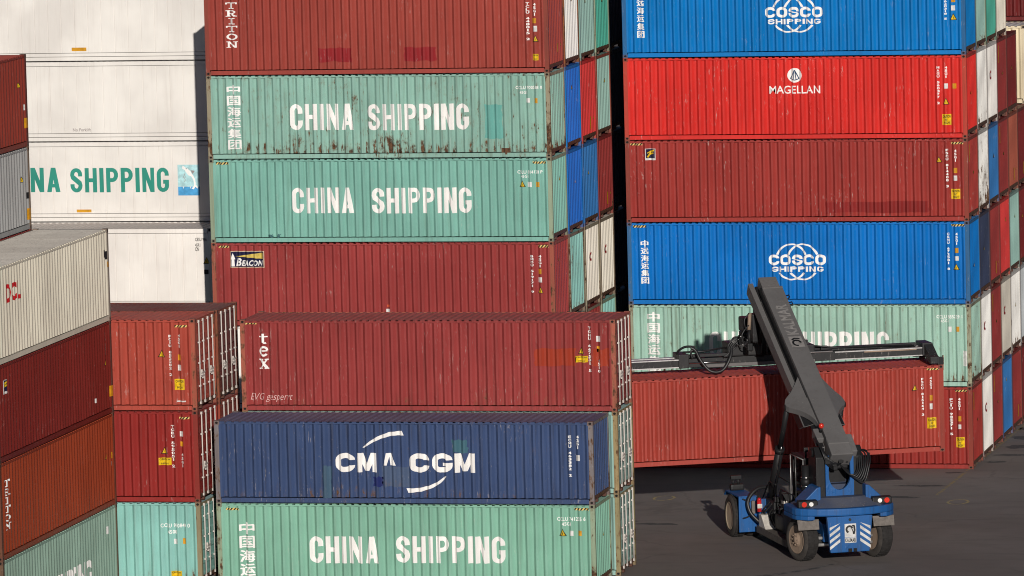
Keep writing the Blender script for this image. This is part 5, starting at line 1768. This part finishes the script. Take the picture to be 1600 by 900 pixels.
# spreader, in the frame of the container it holds
VM = Matrix.Translation(V0) @ Matrix.Rotation(VYAW, 4, 'Z')
SM = VM.inverted() @ (Matrix.Translation(HC) @ Matrix.Rotation(YAW, 4, 'Z'))
spr = bpy.data.objects.new("spreader", None); COL.objects.link(spr); spr.parent = truck; spr.matrix_local = SM
zb = H + .02
zt = H + .19
mb = MB()
for y in (-.36, .36):
    mb.box(-2.6, 2.6, y - .07, y + .07, zt + .05, zt + .34, SPREADP, .02)
for k in range(9):
    x = -2.4 + k * .6; mb.box(x - .05, x + .05, -.29, .29, zt + .08, zt + .30, SPREADP)
mb.box(-2.6, 2.6, -.28, .28, zt + .05, zt + .08, BLACKP)
mb.box(-2.4, -1.0, -.30, -.10, zt + .36, zt + .46, SPREADP, .02); mb.box(.1, 2.5, .06, .30, zt + .36, zt + .48, SPREADP, .02)
mb.box(-1.05, .1, -.48, .5, zt + .36, zt + .80, SPREADP, .05)
mb.box(1.2, 1.9, -.46, .46, zt + .30, zt + .62, SPREADP, .05)
mb.box(-2.75, -2.4, -.47, .47, zt + .03, zt + .50, SPREADP, .03)
mb.box(-1.9, 1.9, -.50, -.44, zt + .02, zt + .16, GREYP, .02)
mb.build("centre_frame", None, spr)
for pts, r_, m_ in (([(-2.4, -.46, zt + .20), (-1.05, -.46, zt + .20)], .025, CHROME), ([(.4, -.45, zt + .36), (2.5, -.45, zt + .36)], .022, STEELG), ([(.2, -.40, zt + .40), (2.5, -.38, zt + .40)], .02, HOSE), ([(1.8, -.2, zt + .56), (2.6, -.22, zt + .46), (5.3, -.2, zt + .40)], .028, HOSE), ([(1.8, -.1, zt + .52), (2.7, -.12, zt + .44), (5.4, -.1, zt + .38)], .024, HOSE), ([(-1.05, .1, zt + .6), (-1.8, .1, zt + .50), (-2.5, .05, zt + .52)], .03, HOSE)):
    MB().tube(pts, r_, 8, m_).build("hydraulic_pipe", None, spr)
mb = MB(); mb.cyl((0, 0, zt + .3), (0, 0, zt + 1.15), .46, n=28, mat=BLACKP); mb.lathe([(zt + .95, .5), (zt + 1.0, .56), (zt + 1.12, .56), (zt + 1.15, .5)], (0, 0, 0), 'Z', 28, BLACKP)
mb.box(-.5, .5, -.4, .4, zt + 1.12, zt + 1.6, BLACKP, .06)
mb.build("rotator", None, spr)
for s in (-1, 1):
    b = MB()
    xa, xb = sorted((s * 2.5, s * 5.75))
    for y in (-.30, .30):
        b.box(xa, xb, y - .09, y + .09, zt + .09, zt + .30, SPREADP, .015)
        b.box(xa, xb, y - .11, y + .11, zt + .301, zt + .335, STEELG); b.box(xa, xb, y - .11, y + .11, zt + .055, zt + .089, STEELG)
    b.box(xa, xb, -.15, .15, zt + .12, zt + .26, BLACKP)
    if s > 0:
        b.box(2.2, 5.5, -.10, .12, zt + .34, zt + .46, SPREADP, .02)
        b.box(3.6, 5.4, -.42, -.395, zt + .26, zt + .30, RIMB)
    b.build("telescopic_beam", None, spr)
    b = MB()
    x0, x1 = s * 5.60, s * 6.0
    b.prism([(x0, -.45, zt + .05), (x0, -.45, zt + .48), (x0, .45, zt + .48), (x0, .45, zt + .05)], (s * .36, 0, 0), SPREADP, .03)
    for y in (-1, 1):
        b.prism([(x0 + s * .06, y * .40, zt + .06), (x0 + s * .06, y * .40, zt + .46), (x0 + s * .06, y * 1.05, zb + .30), (x0 + s * .06, y * 1.21, zb + .26), (x0 + s * .06, y * 1.21, zb + .03), (x0 + s * .06, y * .95, zb + .03)], (s * .30, 0, 0), SPREADP, .02)
        c = s * (L / 2 - .09); 
        b.box(c - .10, c + .10, y * 1.13 - .11, y * 1.13 + .11, zb - .002, zb + .24, BLACKP, .02)
        b.prism([(c - .02 + s * .10, y * 1.17 - .05, zb + .30), (c - .02 + s * .10, y * 1.17 + .05, zb + .30), (c - .02 + s * .10, y * 1.17 + .05, zb - .20), (c - .02 + s * .10, y * 1.17 - .05, zb - .20)], (s * .03, 0, 0), RIMB)
    b.build("end_beam", None, spr)
for k in range(5):
    o_ = .06 * k
    hose([(-.5 + o_, -.45, zt + .82), (-.75, -.58 - .02 * k, zt + 1.02 - o_), (-1.1 + o_, -.62, zt + .75 - .02 * k), (-1.02 - o_, -.58, zt + .35)], .026, spr)
hose([(-.95, -.5, zt + .85), (-1.05, -.72, zt + .40), (-1.35, -.80, zt - .04), (-1.75, -.78, zt - .06), (-2.05, -.68, zt + .28), (-2.2, -.55, zt + .62), (-2.35, -.5, zt + .72)], .052, spr)
hose([(-2.2, -.5, zt + .74), (-2.5, -.35, zt + .74), (-2.72, -.2, zt + .58), (-2.7, -.1, zt + .42)], .04, spr)
hose([(-2.2, -.5, zt + .62), (-2.35, -.5, zt + .60), (-2.3, -.5, zt + .35)], .035, spr)
for k in range(6):
    x = -1.0 + .18 * k
    hose([(x, -.5, zt + .80), (x + .1, -.58, zt + 1.0 + .05 * (k % 2)), (x + .3, -.52, zt + .95), (x + .35, -.48, zt + .6 - .05 * k)], .026, spr)
mb = MB()
rn = random.Random(9)
for k in range(12):
    x, y, z = -1.0 + 1.0 * rn.random(), -.50 - .05 * rn.random(), zt + .76 + .16 * rn.random()
    s = .03 + .04 * rn.random(); mb.box(x - s, x + s, y - s, y + s, z - s, z + s, BLACKP if k % 3 else STEELG, .008)
for k in range(8):
    x, y, z = 1.1 + .9 * rn.random(), -.3 + .5 * rn.random(), zt + .62 + .12 * rn.random()
    s = .04 + .05 * rn.random(); mb.box(x - s, x + s, y - s, y + s, z - s, z + s, BLACKP, .01)
mb.build("valve_block", None, spr)
